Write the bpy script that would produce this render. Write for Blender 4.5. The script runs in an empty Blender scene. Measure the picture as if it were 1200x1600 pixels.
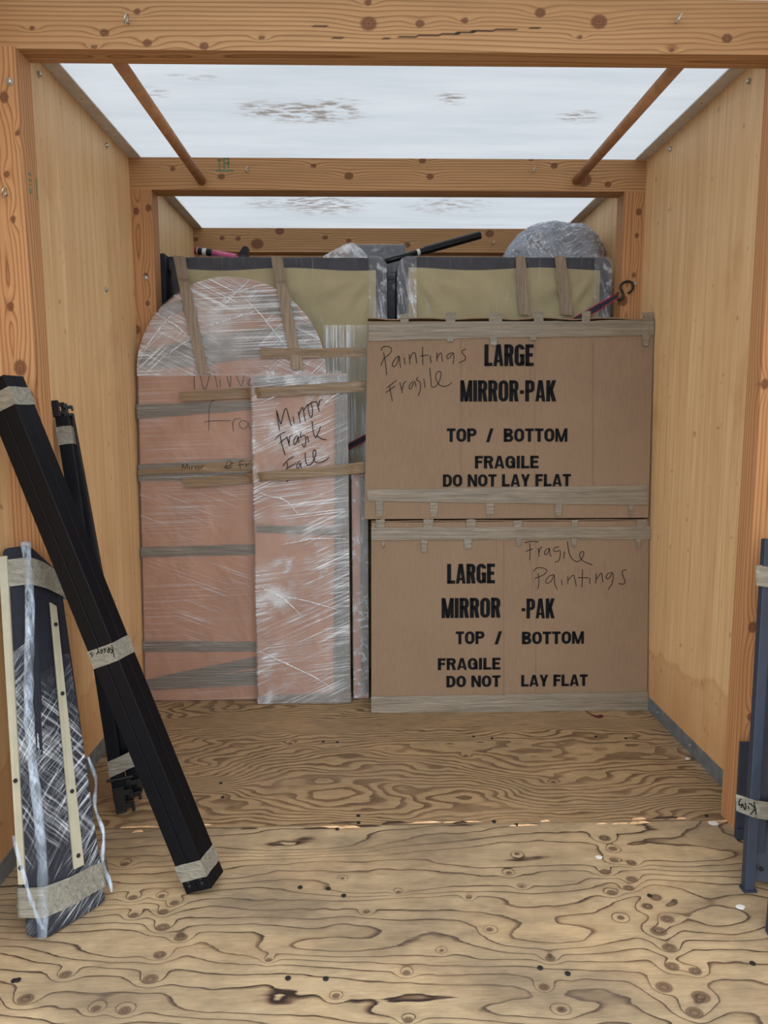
import bpy, bmesh, math, random
import numpy as np
from mathutils import Vector, Matrix

# ------------------------------------------------------------------ camera
SC = bpy.context.scene
COL = SC.collection
F_PX, PITCH, YAW, ROLL, CAM_H = 1136.2745, 0.1281, 0.0224, -0.0029, 1.2172
CAM = np.array([0.0, 0.0, CAM_H])


def view_dir(a, b, w=1.0):
    """direction in the container of an image offset (a right, b down) with w forward"""
    c, s = math.cos(-ROLL), math.sin(-ROLL)
    a, b = c * a - s * b, s * a + c * b
    x, f, u = a, w, -b
    c, s = math.cos(PITCH), math.sin(PITCH)
    y, z = c * f + s * u, -s * f + c * u
    c, s = math.cos(YAW), math.sin(YAW)
    return np.array([c * x + s * y, -s * x + c * y, z])


cam_d = bpy.data.cameras.new('camera')
cam_o = bpy.data.objects.new('camera', cam_d)
COL.objects.link(cam_o)
r_, u_, b_ = view_dir(1, 0, 0), view_dir(0, -1, 0), -view_dir(0, 0, 1)
M = Matrix([[r_[i], u_[i], b_[i], CAM[i]] for i in range(3)] + [[0, 0, 0, 1]])
cam_o.matrix_world = M
cam_d.sensor_fit = 'VERTICAL'
cam_d.sensor_height = 36.0
cam_d.lens = 36.0 * F_PX / 1600.0
cam_d.clip_start = 0.05
SC.camera = cam_o

# ------------------------------------------------------------------ light and exposure
W = bpy.data.worlds.new('overcast_sky')
SC.world = W
W.use_nodes = True
bg = W.node_tree.nodes['Background']
bg.inputs[0].default_value = (0.88, 0.94, 1.0, 1)
# overcast sky, brightened towards the open end to add light inside the container
wn, wl_ = W.node_tree.nodes, W.node_tree.links
tc = wn.new('ShaderNodeTexCoord'); dp = wn.new('ShaderNodeVectorMath'); dp.operation = 'DOT_PRODUCT'
dp.inputs[1].default_value = (0, -.94, .34)
wl_.new(tc.outputs['Generated'], dp.inputs[0])
mr = wn.new('ShaderNodeMapRange'); mr.interpolation_type = 'SMOOTHSTEP'
mr.inputs[1].default_value = .1; mr.inputs[2].default_value = 1.0; mr.inputs[3].default_value = 1.0; mr.inputs[4].default_value = 1.3
wl_.new(dp.outputs['Value'], mr.inputs[0]); wl_.new(mr.outputs[0], bg.inputs[1])
SC.view_settings.view_transform = 'Standard'
SC.view_settings.look = 'None'
SC.view_settings.gamma = 1.0
SC.view_settings.use_curve_mapping = False
SC.view_settings.exposure = 1.15
SC.cycles.max_bounces = 10
SC.cycles.diffuse_bounces = 6
SC.cycles.transparent_max_bounces = 16
SC.cycles.sample_clamp_indirect = 6.0

# ------------------------------------------------------------------ maths helpers
rng = np.random.RandomState(7)
PERM = rng.rand(256, 256)


def vnoise(x, y, seed=0):
    x = np.asarray(x, float) + seed * 17.3
    y = np.asarray(y, float) + seed * 9.1
    xi, yi = np.floor(x).astype(int), np.floor(y).astype(int)
    xf, yf = x - xi, y - yi
    xf = xf * xf * xf * (xf * (xf * 6 - 15) + 10)
    yf = yf * yf * yf * (yf * (yf * 6 - 15) + 10)
    g = lambda i, j: PERM[i % 256, j % 256]
    a = g(xi, yi) * (1 - xf) + g(xi + 1, yi) * xf
    b = g(xi, yi + 1) * (1 - xf) + g(xi + 1, yi + 1) * xf
    return a * (1 - yf) + b * yf


def fbm(x, y, seed=0, oct=3):
    s, amp, t = 0, 1.0, 0
    for o in range(oct):
        s = s + amp * vnoise(np.asarray(x) * 2 ** o, np.asarray(y) * 2 ** o, seed + o * 3)
        t += amp
        amp *= 0.5
    return s / t - 0.5


def px_ray(u, v):
    return view_dir((u - 600) / F_PX, (v - 800) / F_PX, 1.0)


def on_plane(u, v, O, N):
    r = px_ray(u, v)
    t = np.dot(np.asarray(O) - CAM, N) / np.dot(r, N)
    return CAM + r * t


def at_y(u, v, y):
    return on_plane(u, v, (0, y, 0), np.array([0, 1.0, 0]))


def at_z(u, v, z):
    return on_plane(u, v, (0, 0, z), np.array([0, 0, 1.0]))


def at_x(u, v, x):
    return on_plane(u, v, (x, 0, 0), np.array([1.0, 0, 0]))


def nrm(v):
    v = np.asarray(v, float)
    return v / np.linalg.norm(v)


def t_on_line(P0, d, u, v):
    """parameter along a line of the point nearest to a sight line"""
    r = nrm(px_ray(u, v))
    w0 = np.asarray(P0) - CAM
    b, d1, e1 = np.dot(d, r), np.dot(d, w0), np.dot(r, w0)
    return (b * e1 - d1) / (1 - b * b)


class Frame:
    """a flat face: origin, right, up, outward normal"""

    def __init__(s, O, U, V):
        s.O, s.U = np.asarray(O, float), nrm(U)
        V = np.asarray(V, float)
        s.V = nrm(V - s.U * np.dot(V, s.U))
        s.N = np.cross(s.U, s.V)
        if s.N[1] > 0 and abs(s.N[1]) > .3:
            s.N = -s.N

    def pt(s, a, b, n=0.0):
        return s.O + s.U * a + s.V * b + s.N * n

    def ab(s, u, v):
        p = on_plane(u, v, s.O, s.N) - s.O
        return np.array([np.dot(p, s.U), np.dot(p, s.V)])


# ------------------------------------------------------------------ object helpers
ORG = {}


def tag(o, label=None, cat=None, group=None, kind=None):
    if label: o['label'] = label
    if cat: o['category'] = cat
    if group: o['group'] = group
    if kind: o['kind'] = kind
    return o


def thing(name, loc, label, cat, group=None):
    o = bpy.data.objects.new(name, None)
    o.empty_display_size = .05
    COL.objects.link(o)
    o.location = loc
    ORG[o.name] = np.asarray(loc, float)
    return tag(o, label, cat, group)


def mk(name, V, Fc, mat, parent=None, smooth=False, origin=None, attrs=None, bevel=0, seg=2):
    V = np.asarray(V, float)
    if parent is not None:
        org = ORG[parent.name]
    else:
        org = np.asarray(origin, float) if origin is not None else np.array([V[:, 0].mean(), V[:, 1].mean(), V[:, 2].min()])
    me = bpy.data.meshes.new(name)
    me.from_pydata([tuple(p) for p in (V - org)], [], [tuple(int(i) for i in f) for f in Fc])
    bm = bmesh.new(); bm.from_mesh(me)
    if attrs is None and len(V) < 4000:
        bmesh.ops.recalc_face_normals(bm, faces=bm.faces)
    bm.to_mesh(me); bm.free()
    if attrs:
        for k, a in attrs.items():
            at = me.attributes.new(k, 'FLOAT', 'POINT')
            at.data.foreach_set('value', np.asarray(a, np.float32))
    if smooth:
        me.polygons.foreach_set('use_smooth', [True] * len(me.polygons))
    me.materials.append(mat)
    o = bpy.data.objects.new(name, me)
    COL.objects.link(o)
    if parent is not None:
        o.parent = parent
    else:
        o.location = org
    ORG[o.name] = org
    if bevel:
        m = o.modifiers.new('bevel', 'BEVEL'); m.width = bevel; m.segments = seg; m.limit_method = 'ANGLE'
    return o


class MB:
    def __init__(s): s.V, s.F = [], []

    def add(s, V, F):
        n = len(s.V)
        s.V += [np.asarray(v, float) for v in V]
        s.F += [tuple(i + n for i in f) for f in F]
        return s

    def hexa(s, c):     # 4 bottom corners then 4 top corners, same order
        return s.add(c, [(0, 3, 2, 1), (4, 5, 6, 7), (0, 1, 5, 4), (1, 2, 6, 5), (2, 3, 7, 6), (3, 0, 4, 7)])

    def box(s, x0, x1, y0, y1, z0, z1):
        return s.hexa([(x0, y0, z0), (x1, y0, z0), (x1, y1, z0), (x0, y1, z0), (x0, y0, z1), (x1, y0, z1), (x1, y1, z1), (x0, y1, z1)])

    def beam(s, A, a, L, u, v):     # corner, axis, length, two edge vectors
        A, a, u, v = map(np.asarray, (A, a, u, v))
        T = A + a * L
        return s.hexa([A, A + u, A + u + v, A + v, T, T + u, T + u + v, T + v])

    def prism(s, fr, poly, n0, n1):
        k = len(poly)
        V = [fr.pt(a, b, n0) for a, b in poly] + [fr.pt(a, b, n1) for a, b in poly]
        return s.add(V, [tuple(range(k)), tuple(range(2 * k - 1, k - 1, -1))] + [(i, (i + 1) % k, (i + 1) % k + k, i + k) for i in range(k)])

    def tube(s, pts, r, n=10, caps=True):
        pts = [np.asarray(p, float) for p in pts]
        rr = r if hasattr(r, '__len__') else [r] * len(pts)
        k = len(pts); V = []
        t0 = nrm(pts[1] - pts[0])
        e = np.cross(t0, [0, 0, 1.0])
        if np.linalg.norm(e) < .1: e = np.cross(t0, [0, 1.0, 0])
        e = nrm(e)
        for i, p in enumerate(pts):
            t = nrm(pts[min(i + 1, k - 1)] - pts[max(i - 1, 0)])
            e = nrm(e - t * np.dot(e, t)); f = np.cross(t, e)
            for j in range(n):
                an = 2 * math.pi * j / n
                V.append(p + rr[i] * (e * math.cos(an) + f * math.sin(an)))
        F = [(i * n + j, i * n + (j + 1) % n, (i + 1) * n + (j + 1) % n, (i + 1) * n + j) for i in range(k - 1) for j in range(n)]
        if caps: F += [tuple(range(n))[::-1], tuple(range((k - 1) * n, k * n))]
        return s.add(V, F)

    def build(s, name, mat, parent=None, **k):
        return mk(name, s.V, s.F, mat, parent, **k)


def grid_faces(nu, nv, base=0):
    return [(base + i * nv + j, base + (i + 1) * nv + j, base + (i + 1) * nv + j + 1, base + i * nv + j + 1) for i in range(nu - 1) for j in range(nv - 1)]


# ------------------------------------------------------------------ materials
class NT:
    def __init__(s, name):
        s.m = bpy.data.materials.new(name); s.m.use_nodes = True
        s.t = s.m.node_tree; s.n = s.t.nodes; s.bsdf = s.n['Principled BSDF']; s.out = s.n['Material Output']
        s.oc = s.new('ShaderNodeTexCoord').outputs['Object']

    def new(s, typ, **k):
        n = s.n.new(typ)
        for a, b in k.items(): setattr(n, a, b)
        return n

    def put(s, inp, v):
        if isinstance(v, bpy.types.NodeSocket): s.t.links.new(v, inp)
        elif v is not None: inp.default_value = v

    def math(s, op, a, b=None, c=None, clamp=False):
        n = s.new('ShaderNodeMath', operation=op, use_clamp=clamp)
        s.put(n.inputs[0], a); s.put(n.inputs[1], b); s.put(n.inputs[2], c)
        return n.outputs[0]

    def mapping(s, scale=(1, 1, 1), rot=(0, 0, 0), loc=(0, 0, 0), vec=None):
        vec = vec or s.oc
        if any(rot):      # turn first, then stretch, so that streaks run along the turned axis
            n = s.new('ShaderNodeMapping'); s.put(n.inputs['Vector'], vec); n.inputs['Rotation'].default_value = rot
            vec, rot = n.outputs[0], (0, 0, 0)
        n = s.new('ShaderNodeMapping')
        s.put(n.inputs['Vector'], vec)
        n.inputs['Scale'].default_value = scale; n.inputs['Rotation'].default_value = rot; n.inputs['Location'].default_value = loc
        return n.outputs[0]

    def noise(s, vec, scale=1.0, detail=3.0, rough=.5, dist=0.0):
        n = s.new('ShaderNodeTexNoise')
        s.put(n.inputs['Vector'], vec)
        n.inputs['Scale'].default_value = scale; n.inputs['Detail'].default_value = detail
        n.inputs['Roughness'].default_value = rough; n.inputs['Distortion'].default_value = dist
        return n.outputs[0]

    def ramp(s, fac, stops, interp='LINEAR'):
        n = s.new('ShaderNodeValToRGB'); s.put(n.inputs[0], fac)
        cr = n.color_ramp; cr.interpolation = interp
        while len(cr.elements) < len(stops): cr.elements.new(.5)
        for e, (p, c) in zip(cr.elements, stops):
            e.position = p
            e.color = (c, c, c, 1) if not hasattr(c, '__len__') else tuple(c) + (1,)
        return n.outputs[0]

    def mix(s, fac, a, b, typ='MIX'):
        n = s.new('ShaderNodeMix', data_type='RGBA', blend_type=typ)
        s.put(n.inputs[0], fac)
        for i, v in ((6, a), (7, b)):
            s.put(n.inputs[i], v if isinstance(v, bpy.types.NodeSocket) else tuple(v) + (1,))
        return n.outputs[2]

    def attr(s, name):
        return s.new('ShaderNodeAttribute', attribute_name=name).outputs['Fac']

    def bump(s, h, strength=.3, dist=.01):
        n = s.new('ShaderNodeBump'); s.put(n.inputs['Height'], h)
        n.inputs['Strength'].default_value = strength; n.inputs['Distance'].default_value = dist
        s.t.links.new(n.outputs[0], s.bsdf.inputs['Normal'])
        return n.outputs[0]

    def fin(s, color=None, rough=.6, metal=0.0, spec=None):
        if color is not None: s.put(s.bsdf.inputs['Base Color'], color if isinstance(color, bpy.types.NodeSocket) else tuple(color) + (1,))
        s.put(s.bsdf.inputs['Roughness'], rough); s.put(s.bsdf.inputs['Metallic'], metal)
        if spec is not None: s.bsdf.inputs['Specular IOR Level'].default_value = spec
        return s.m


def srgb(r, g, b):
    f = lambda c: (c / 255 / 12.92) if c / 255 <= .04045 else ((c / 255 + .055) / 1.055) ** 2.4
    return (f(r), f(g), f(b))


def plain(name, rgb, rough=.5, metal=0.0, spec=None, var=.12, scale=25):
    t = NT(name)
    n = t.noise(t.mapping(), scale, 3)
    k = t.ramp(n, [(.3, 1 - var), (.7, 1 + var)])
    return t.fin(t.mix(1.0, rgb, k, 'MULTIPLY'), rough, metal, spec)


def m_timber(name, light, mid, dark, axis, K=1.0):
    """sawn softwood: growth-ring field and knots carried by the mesh, fibre noise along the grain"""
    t = NT(name)
    sc = [90, 90, 90]; sc[axis] = 3
    fib = t.noise(t.mapping(tuple(sc)), 1.0, 4, .6)
    ring = t.math('ADD', t.attr('ring'), t.math('MULTIPLY', fib, .18))
    fr = t.math('FRACT', ring)
    col = t.ramp(fr, [(0.0, mid), (.12, light), (.5, light), (.82, mid), (.93, dark), (1.0, mid)])
    sc2 = [3, 3, 3]; sc2[axis] = .8
    blot = t.noise(t.mapping(tuple(sc2)), 1.0, 3)
    col = t.mix(t.ramp(blot, [(.35, 0.0), (.75, .55)]), col, mid)
    col = t.mix(1.0, col, t.ramp(fib, [(.2, .82), (.8, 1.12)]), 'MULTIPLY')
    kn = t.attr('knot')
    kring = t.math('SINE', t.math('MULTIPLY', kn, 24))
    kc = t.ramp(kring, [(0.0, srgb(92, 55, 36)), (1.0, srgb(128, 80, 50))])
    col = t.mix(t.ramp(kn, [(.25, 0.0), (.5, .85)]), col, kc)
    col = t.mix(t.attr('crack'), col, srgb(40, 26, 18))
    t.bump(fib, .12, .003)
    return t.fin(col, .68, 0, .3)


def m_veneer(name, light, mid, dark, line, sharp, grime, wear=.3):
    """rotary-cut plywood face: contour lines of the ring field"""
    t = NT(name)
    fib = t.noise(t.mapping((3, 110, 1)), 1.0, 4, .65)
    fr = t.math('FRACT', t.math('ADD', t.attr('ring'), t.math('MULTIPLY', fib, .16)))
    col = t.ramp(fr, [(0.0, light), (sharp[0], light), (sharp[1], mid), (sharp[2], dark), (sharp[3], line), (min(.99, sharp[3] + .035), line), (1.0, light)])
    b = t.noise(t.mapping((2.2, 4, 1)), 1.0, 4, .6)
    col = t.mix(t.ramp(b, [(.40, 0.0), (.66, wear)]), col, grime)
    b2 = t.noise(t.mapping((1.4, 2.6, 1), loc=(5, 3, 0)), 1.6, 5, .65)
    col = t.mix(t.ramp(b2, [(.48, 0.0), (.7, .35)]), col, srgb(196, 160, 116))
    fine = t.noise(t.mapping((14, 240, 1)), 1.0, 3, .7)
    col = t.mix(1.0, col, t.ramp(fine, [(.25, .78), (.75, 1.14)]), 'MULTIPLY')
    mot = t.noise(t.mapping((11, 26, 1)), 1.0, 4, .7)
    col = t.mix(1.0, col, t.ramp(mot, [(.3, .80), (.5, 1.0), (.72, 1.16)]), 'MULTIPLY')
    # scratches
    wv = t.noise(t.mapping((160, 3.5, 1), rot=(0, 0, .5)), 1.0, 2, .5)
    col = t.mix(t.ramp(wv, [(.74, 0.0), (.8, .3)]), col, srgb(206, 190, 160))
    kn = t.attr('knot')
    kc = t.ramp(t.math('SINE', t.math('MULTIPLY', kn, 22)), [(0.0, srgb(74, 56, 44)), (1.0, srgb(112, 88, 70))])
    col = t.mix(t.ramp(kn, [(.3, 0.0), (.55, .8)]), col, kc)
    t.bump(fr, .1, .004)
    return t.fin(col, .55, 0, .35)


def m_wall():
    t = NT('okoume_plywood')
    fib = t.noise(t.mapping((60, 60, 1.8)), 1.0, 5, .68, .35)
    wide = t.noise(t.mapping((8, 8, .8)), 1.0, 4, .6, .8)
    col = t.ramp(fib, [(.30, srgb(210, 166, 112)), (.5, srgb(230, 192, 140)), (.70, srgb(241, 210, 162))])
    col = t.mix(t.ramp(wide, [(.35, 0.0), (.7, .6)]), col, srgb(206, 162, 116))
    blot = t.noise(t.mapping((3, 3, 2.2)), 1.0, 5, .7)
    col = t.mix(t.ramp(blot, [(.56, 0.0), (.72, .4)]), col, srgb(188, 134, 88))
    # dried water stains low on the sheets
    sx = t.new('ShaderNodeSeparateXYZ'); t.put(sx.inputs[0], t.oc)
    edge = t.math('ADD', sx.outputs[2], t.math('MULTIPLY', t.noise(t.mapping((4, 4, 3)), 1.0, 4), .5))
    st = t.ramp(edge, [(.30, .55), (.50, .30), (.53, .5), (.55, 0.0)])
    col = t.mix(st, col, srgb(190, 136, 88))
    spots = t.noise(t.mapping((26, 26, 20)), 1.0, 2)
    col = t.mix(t.ramp(spots, [(.70, 0.0), (.76, .5)]), col, srgb(140, 92, 56))
    t.bump(fib, .08, .003)
    return t.fin(col, .5, 0, .35)


def m_ceiling():
    t = NT('translucent_roof')
    kn = t.attr('dirt')
    st = t.noise(t.mapping((16, 55, 1)), 1.0, 4, .6)
    spots = t.ramp(t.math('MULTIPLY', t.ramp(st, [(.42, 0.0), (.62, 1.0)]), kn, clamp=True), [(.12, 0.0), (.6, .85)])
    soft = t.noise(t.mapping((1.6, 9, 1)), 1.0, 4, .6)
    c = t.mix(t.ramp(soft, [(.35, 0.0), (.75, 1.0)]), (.43, .438, .444), (.365, .378, .39))
    c = t.mix(spots, c, srgb(112, 100, 88))
    d = t.new('ShaderNodeBsdfDiffuse'); t.put(d.inputs[0], c)
    tr = t.new('ShaderNodeBsdfTranslucent'); t.put(tr.inputs[0], c)
    mx = t.new('ShaderNodeMixShader'); mx.inputs[0].default_value = .72
    t.t.links.new(d.outputs[0], mx.inputs[1]); t.t.links.new(tr.outputs[0], mx.inputs[2])
    t.t.links.new(mx.outputs[0], t.out.inputs['Surface'])
    return t.m


def m_card(name, base):
    t = NT(name)
    fl = t.noise(t.mapping((260, 260, .6)), 1.0, 2)
    big = t.noise(t.mapping((3, 3, 3)), 1.0, 4, .6)
    col = t.mix(1.0, base, t.ramp(fl, [(.3, .93), (.7, 1.05)]), 'MULTIPLY')
    col = t.mix(1.0, col, t.ramp(big, [(.3, .93), (.7, 1.06)]), 'MULTIPLY')
    dr = t.noise(t.mapping((60, 60, 4)), 1.0, 2, .5)
    patch = t.noise(t.mapping((5, 5, 2), loc=(3, 1, 2)), 1.0, 2)
    col = t.mix(t.math('MULTIPLY', t.ramp(dr, [(.66, 0.0), (.76, .5)]), t.ramp(patch, [(.5, 0.0), (.62, 1.0)])), col, srgb(112, 78, 60))
    t.bump(fl, .06, .002)
    return t.fin(col, .75, 0, .25)


def m_paper():
    t = NT('kraft_wrapping_paper')
    big = t.noise(t.mapping((5, 5, 3)), 1.0, 5, .6)
    fold = t.noise(t.mapping((9, 9, 5), rot=(0, .5, 0)), 1.0, 2, .45, .5)
    col = t.ramp(big, [(.3, srgb(154, 111, 87)), (.5, srgb(164, 121, 96)), (.7, srgb(176, 133, 107))])
    col = t.mix(1.0, col, t.ramp(fold, [(.3, .93), (.7, 1.06)]), 'MULTIPLY')
    t.bump(fold, .5, .02)
    return t.fin(col, .55, 0, .4)


def m_tape(name, rgb, rough=.32, rot=0.0, alongz=False):
    t = NT(name)
    sc = (90, 90, 5) if alongz else (5, 90, 90)
    n = t.noise(t.mapping(sc, rot=(0, rot, 0)), 1.0, 4, .65, .6)
    col = t.mix(1.0, rgb, t.ramp(n, [(.28, .64), (.5, .96), (.62, 1.12), (.74, 1.55)]), 'MULTIPLY')  # shine of the wrinkles painted in as lighter streaks
    t.bump(n, .8, .008)
    return t.fin(col, rough, 0, .5)


def m_wrap(name, layers, base=.05, tint=(.86, .88, .90), rough=.22):
    """thin clear stretch film: mostly see-through, slight haze, reflected sheen painted as white streaks"""
    t = NT(name)
    tot = None; h = None
    for (sc, rot, lo, hi, amp, rsc, rlo, rhi, off) in layers:
        n = t.noise(t.mapping(sc, rot=rot, loc=off), 1.0, 4, .62, .25)
        f = t.ramp(n, [(lo, 0.0), (hi, amp)])
        if rsc:
            r = t.noise(t.mapping(rsc, loc=off), 1.0, 3, .55)
            f = t.math('MULTIPLY', f, t.ramp(r, [(rlo, 0.0), (rhi, 1.0)]))
        tot = f if tot is None else t.math('ADD', tot, f)
        h = n if h is None else t.math('ADD', h, n)
    fac = t.math('ADD', tot, base, clamp=True)  # painted sheen plus the film's own haze
    t.fin(tint, rough, 0, .6)
    t.bump(h, .7, .006)
    tp = t.new('ShaderNodeBsdfTransparent')
    mx = t.new('ShaderNodeMixShader'); t.put(mx.inputs[0], fac)
    t.t.links.new(tp.outputs[0], mx.inputs[1]); t.t.links.new(t.bsdf.outputs[0], mx.inputs[2])
    t.t.links.new(mx.outputs[0], t.out.inputs['Surface'])
    return t.m


PINE_L, PINE_M, PINE_D = srgb(190, 147, 102), srgb(172, 126, 82), srgb(126, 80, 48)
M_pine_x = m_timber('pine_beam', PINE_L, PINE_M, PINE_D, 0)
M_pine_z = m_timber('pine_post', srgb(192, 144, 98), srgb(174, 122, 79), srgb(130, 82, 50), 2)
M_wall = m_wall()
M_roof = m_ceiling()
M_floor_f = m_veneer('worn_fir_plywood', srgb(180, 157, 123), srgb(168, 145, 112), srgb(104, 82, 64), srgb(48, 36, 30), (.50, .82, .90, .94), srgb(118, 102, 84), .7)
M_floor_b = m_veneer('dense_fir_plywood', srgb(164, 138, 102), srgb(154, 128, 94), srgb(118, 92, 66), srgb(100, 76, 54), (.42, .55, .66, .92), srgb(146, 124, 98), .45)
M_galv = plain('galvanised_steel', srgb(132, 142, 150), .42, .55, var=.25, scale=18)
M_angle = plain('painted_angle', srgb(206, 203, 200), .55, 0, var=.12, scale=30)
M_dowel = plain('dowel_wood', srgb(176, 128, 88), .6, 0, var=.2, scale=22)
M_card_u = m_card('cardboard', srgb(139, 115, 92))
M_card_edge = plain('cardboard_dark', srgb(110, 80, 62), .8)
M_crease = plain('cardboard_crease', srgb(126, 100, 80), .8)
M_ink = plain('printing_ink', srgb(14, 14, 17), .7, 0, .15, var=.3, scale=120)
M_marker = plain('marker_ink', srgb(34, 16, 14), .6, 0, .15)
M_markerb = plain('black_marker', srgb(8, 7, 10), .6, 0, .15)
M_tape = m_tape('brown_packing_tape', srgb(134, 122, 104))
M_tape2 = m_tape('tan_packing_tape', srgb(136, 112, 84), .3)
M_tapez = m_tape('tan_tape_hung', srgb(138, 118, 94), .3, alongz=True)
M_tapeg = m_tape('tape_under_film', srgb(112, 102, 90), .35)
M_tapegz = m_tape('tape_under_film_upright', srgb(108, 106, 98), .35, alongz=True)
M_taper = m_tape('pale_tape', srgb(134, 129, 115), .3)
M_paper = m_paper()
M_black = plain('black_powder_coat', srgb(5, 7, 14), .42, 0, .20, var=.2)
M_blackm = plain('black_bracket', srgb(14, 14, 15), .4, .1)
M_king = plain('slate_blue_steel', srgb(46, 55, 70), .42, .1, var=.1)
M_navy = plain('navy_fabric', srgb(15, 16, 30), .8, var=.25, scale=60)
M_slat = plain('cream_slat', srgb(168, 161, 138), .6, var=.06)
M_hole = plain('dark_hole', srgb(22, 20, 18), .8)
M_steel = plain('zinc_steel', srgb(190, 190, 185), .3, .9)
M_screw = plain('dark_screw', srgb(52, 50, 52), .45, .6)
M_cover = plain('beige_dust_cover', srgb(164, 150, 112), .85, var=.1, scale=9)
M_border = plain('charcoal_border_fabric', srgb(46, 46, 54), .8, var=.3, scale=14)
M_greyfab = plain('grey_fabric', srgb(92, 94, 102), .8, var=.25, scale=30)
M_bluegrey = plain('blue_grey_fabric', srgb(140, 145, 160), .8, var=.45, scale=16)
M_pink = plain('pink_plastic', srgb(222, 108, 150), .4)
M_white = plain('white_label', srgb(225, 222, 218), .5)
M_strap = plain('navy_webbing', srgb(26, 28, 46), .7, var=.2, scale=90)
M_red = plain('red_stitching', srgb(150, 30, 52), .7)
M_green = plain('green_stamp_ink', srgb(96, 124, 90), .7)
M_ground = plain('asphalt', srgb(120, 118, 116), .9, var=.15, scale=8)
M_splint = plain('raw_splinter', srgb(214, 172, 128), .7, var=.25, scale=40)
M_gap = plain('dark_seam_gap', srgb(58, 40, 28), .9)  # dark brown of the floor joint and some of its splinters

HZ = math.pi / 2
W_paper = m_wrap('film_over_paper', [
    ((1.6, 1.6, 190), (0, .12, 0), .47, .64, .75, (3.0, 3.0, 4.0), .44, .60, (0, 0, 0)),
    ((2.0, 2.0, 150), (0, .42, 0), .50, .66, .80, (3.4, 3.4, 4.0), .48, .62, (3, 1, 2)),
    ((5, 5, 7), (0, .4, 0), .50, .62, .55, (3, 3, 2.6), .46, .58, (7, 2, 5))], .10)
W_arch = m_wrap('film_over_arch', [
    ((1.5, 1.5, 170), (0, .05, 0), .45, .64, .62, (2.2, 2.2, 3.4), .40, .58, (1, 0, 0)),
    ((1.8, 1.8, 140), (0, -.45, 0), .50, .68, .75, (2.6, 2.6, 3.2), .46, .62, (3, 6, 2)),
    ((2.0, 2.0, 120), (0, .75, 0), .54, .70, .75, (2.6, 2.6, 3.0), .48, .62, (9, 6, 4)),
    ((3.2, 3.2, 5.0), (0, .4, 0), .46, .66, .30, None, 0, 0, (7, 2, 5))], .10)
W_low = m_wrap('film_over_arch_lower', [
    ((1.4, 1.4, 180), (0, .03, 0), .50, .70, .50, (1.8, 1.8, 2.6), .44, .64, (1, 0, 0)),
    ((2.0, 2.0, 120), (0, -.35, 0), .54, .72, .5, (2.4, 2.4, 3.0), .5, .64, (4, 3, 0))], .05)
W_spring = m_wrap('film_over_box_spring', [
    ((140, 140, 1.2), (0, 0, 0), .56, .74, .40, (2.2, 2.2, 3.0), .46, .66, (0, 3, 0)),
    ((22, 22, 12), (0, .3, 0), .58, .74, .4, (4, 4, 4), .44, .62, (2, 2, 2))], .03)
W_gath = m_wrap('gathered_film_edge', [
    ((70, 70, 9), (0, .15, 0), .46, .70, .60, (9, 9, 4), .40, .62, (2, 2, 2)),
    ((30, 30, 22), (0, .5, 0), .54, .70, .45, None, 0, 0, (5, 2, 2))], .08, tint=(.80, .83, .88))
W_crumple = m_wrap('crumpled_film', [
    ((26, 26, 60), (0, .3, 0), .46, .70, .55, (7, 7, 7), .40, .60, (2, 2, 2)),
    ((70, 70, 20), (0, .3, .4), .52, .72, .55, (9, 9, 6), .42, .62, (5, 2, 2))], .12, tint=(.80, .83, .88))
W_navy = m_wrap('film_over_navy', [
    ((3, 3, 210), (0, .85, 0), .50, .66, .62, (5, 5, 4), .44, .60, (0, 3, 0)),
    ((4, 4, 230), (.3, -.9, 0), .50, .68, .55, (5, 5, 4), .46, .60, (4, 3, 0)),
    ((3, 3, 200), (0, 1.25, .4), .54, .68, .5, (5, 5, 4), .46, .62, (8, 3, 0))], .012)
W_bundle = m_wrap('film_over_bundle', [
    ((30, 30, 120), (.3, .4, 0), .48, .64, .7, (8, 8, 8), .36, .58, (2, 2, 2)),
    ((120, 120, 26), (.2, .5, .4), .50, .66, .7, (9, 9, 9), .40, .60, (5, 2, 2)),
    ((60, 110, 20), (.8, -.6, .4), .52, .66, .6, (9, 9, 9), .42, .60, (9, 2, 2))], .14, tint=(.82, .85, .90))
W_fold = m_wrap('gathered_film_sheen', [
    ((60, 60, 9), (0, 0, 0), .36, .66, .62, (20, 20, 6), .38, .6, (2, 2, 2))], .08, tint=(.66, .78, .92), rough=.2)  # bluish white highlight painted into the gathered film

# ------------------------------------------------------------------ the container
XL, XR = -0.976, 1.174
Y0, Y1 = 1.3, 4.38
D1F, D1B, D2F, D2B, D3F = 2.009, 2.085, 3.1745, 3.264, 4.2935
ZC, ZB = 2.2854, 2.154
PW = 0.089
SEAM = 2.056

mk('ground', [(-8, -8, -.28), (8, -8, -.28), (8, 9, -.28), (-8, 9, -.28)], [(0, 1, 2, 3)], M_ground)['kind'] = 'structure'


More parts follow.
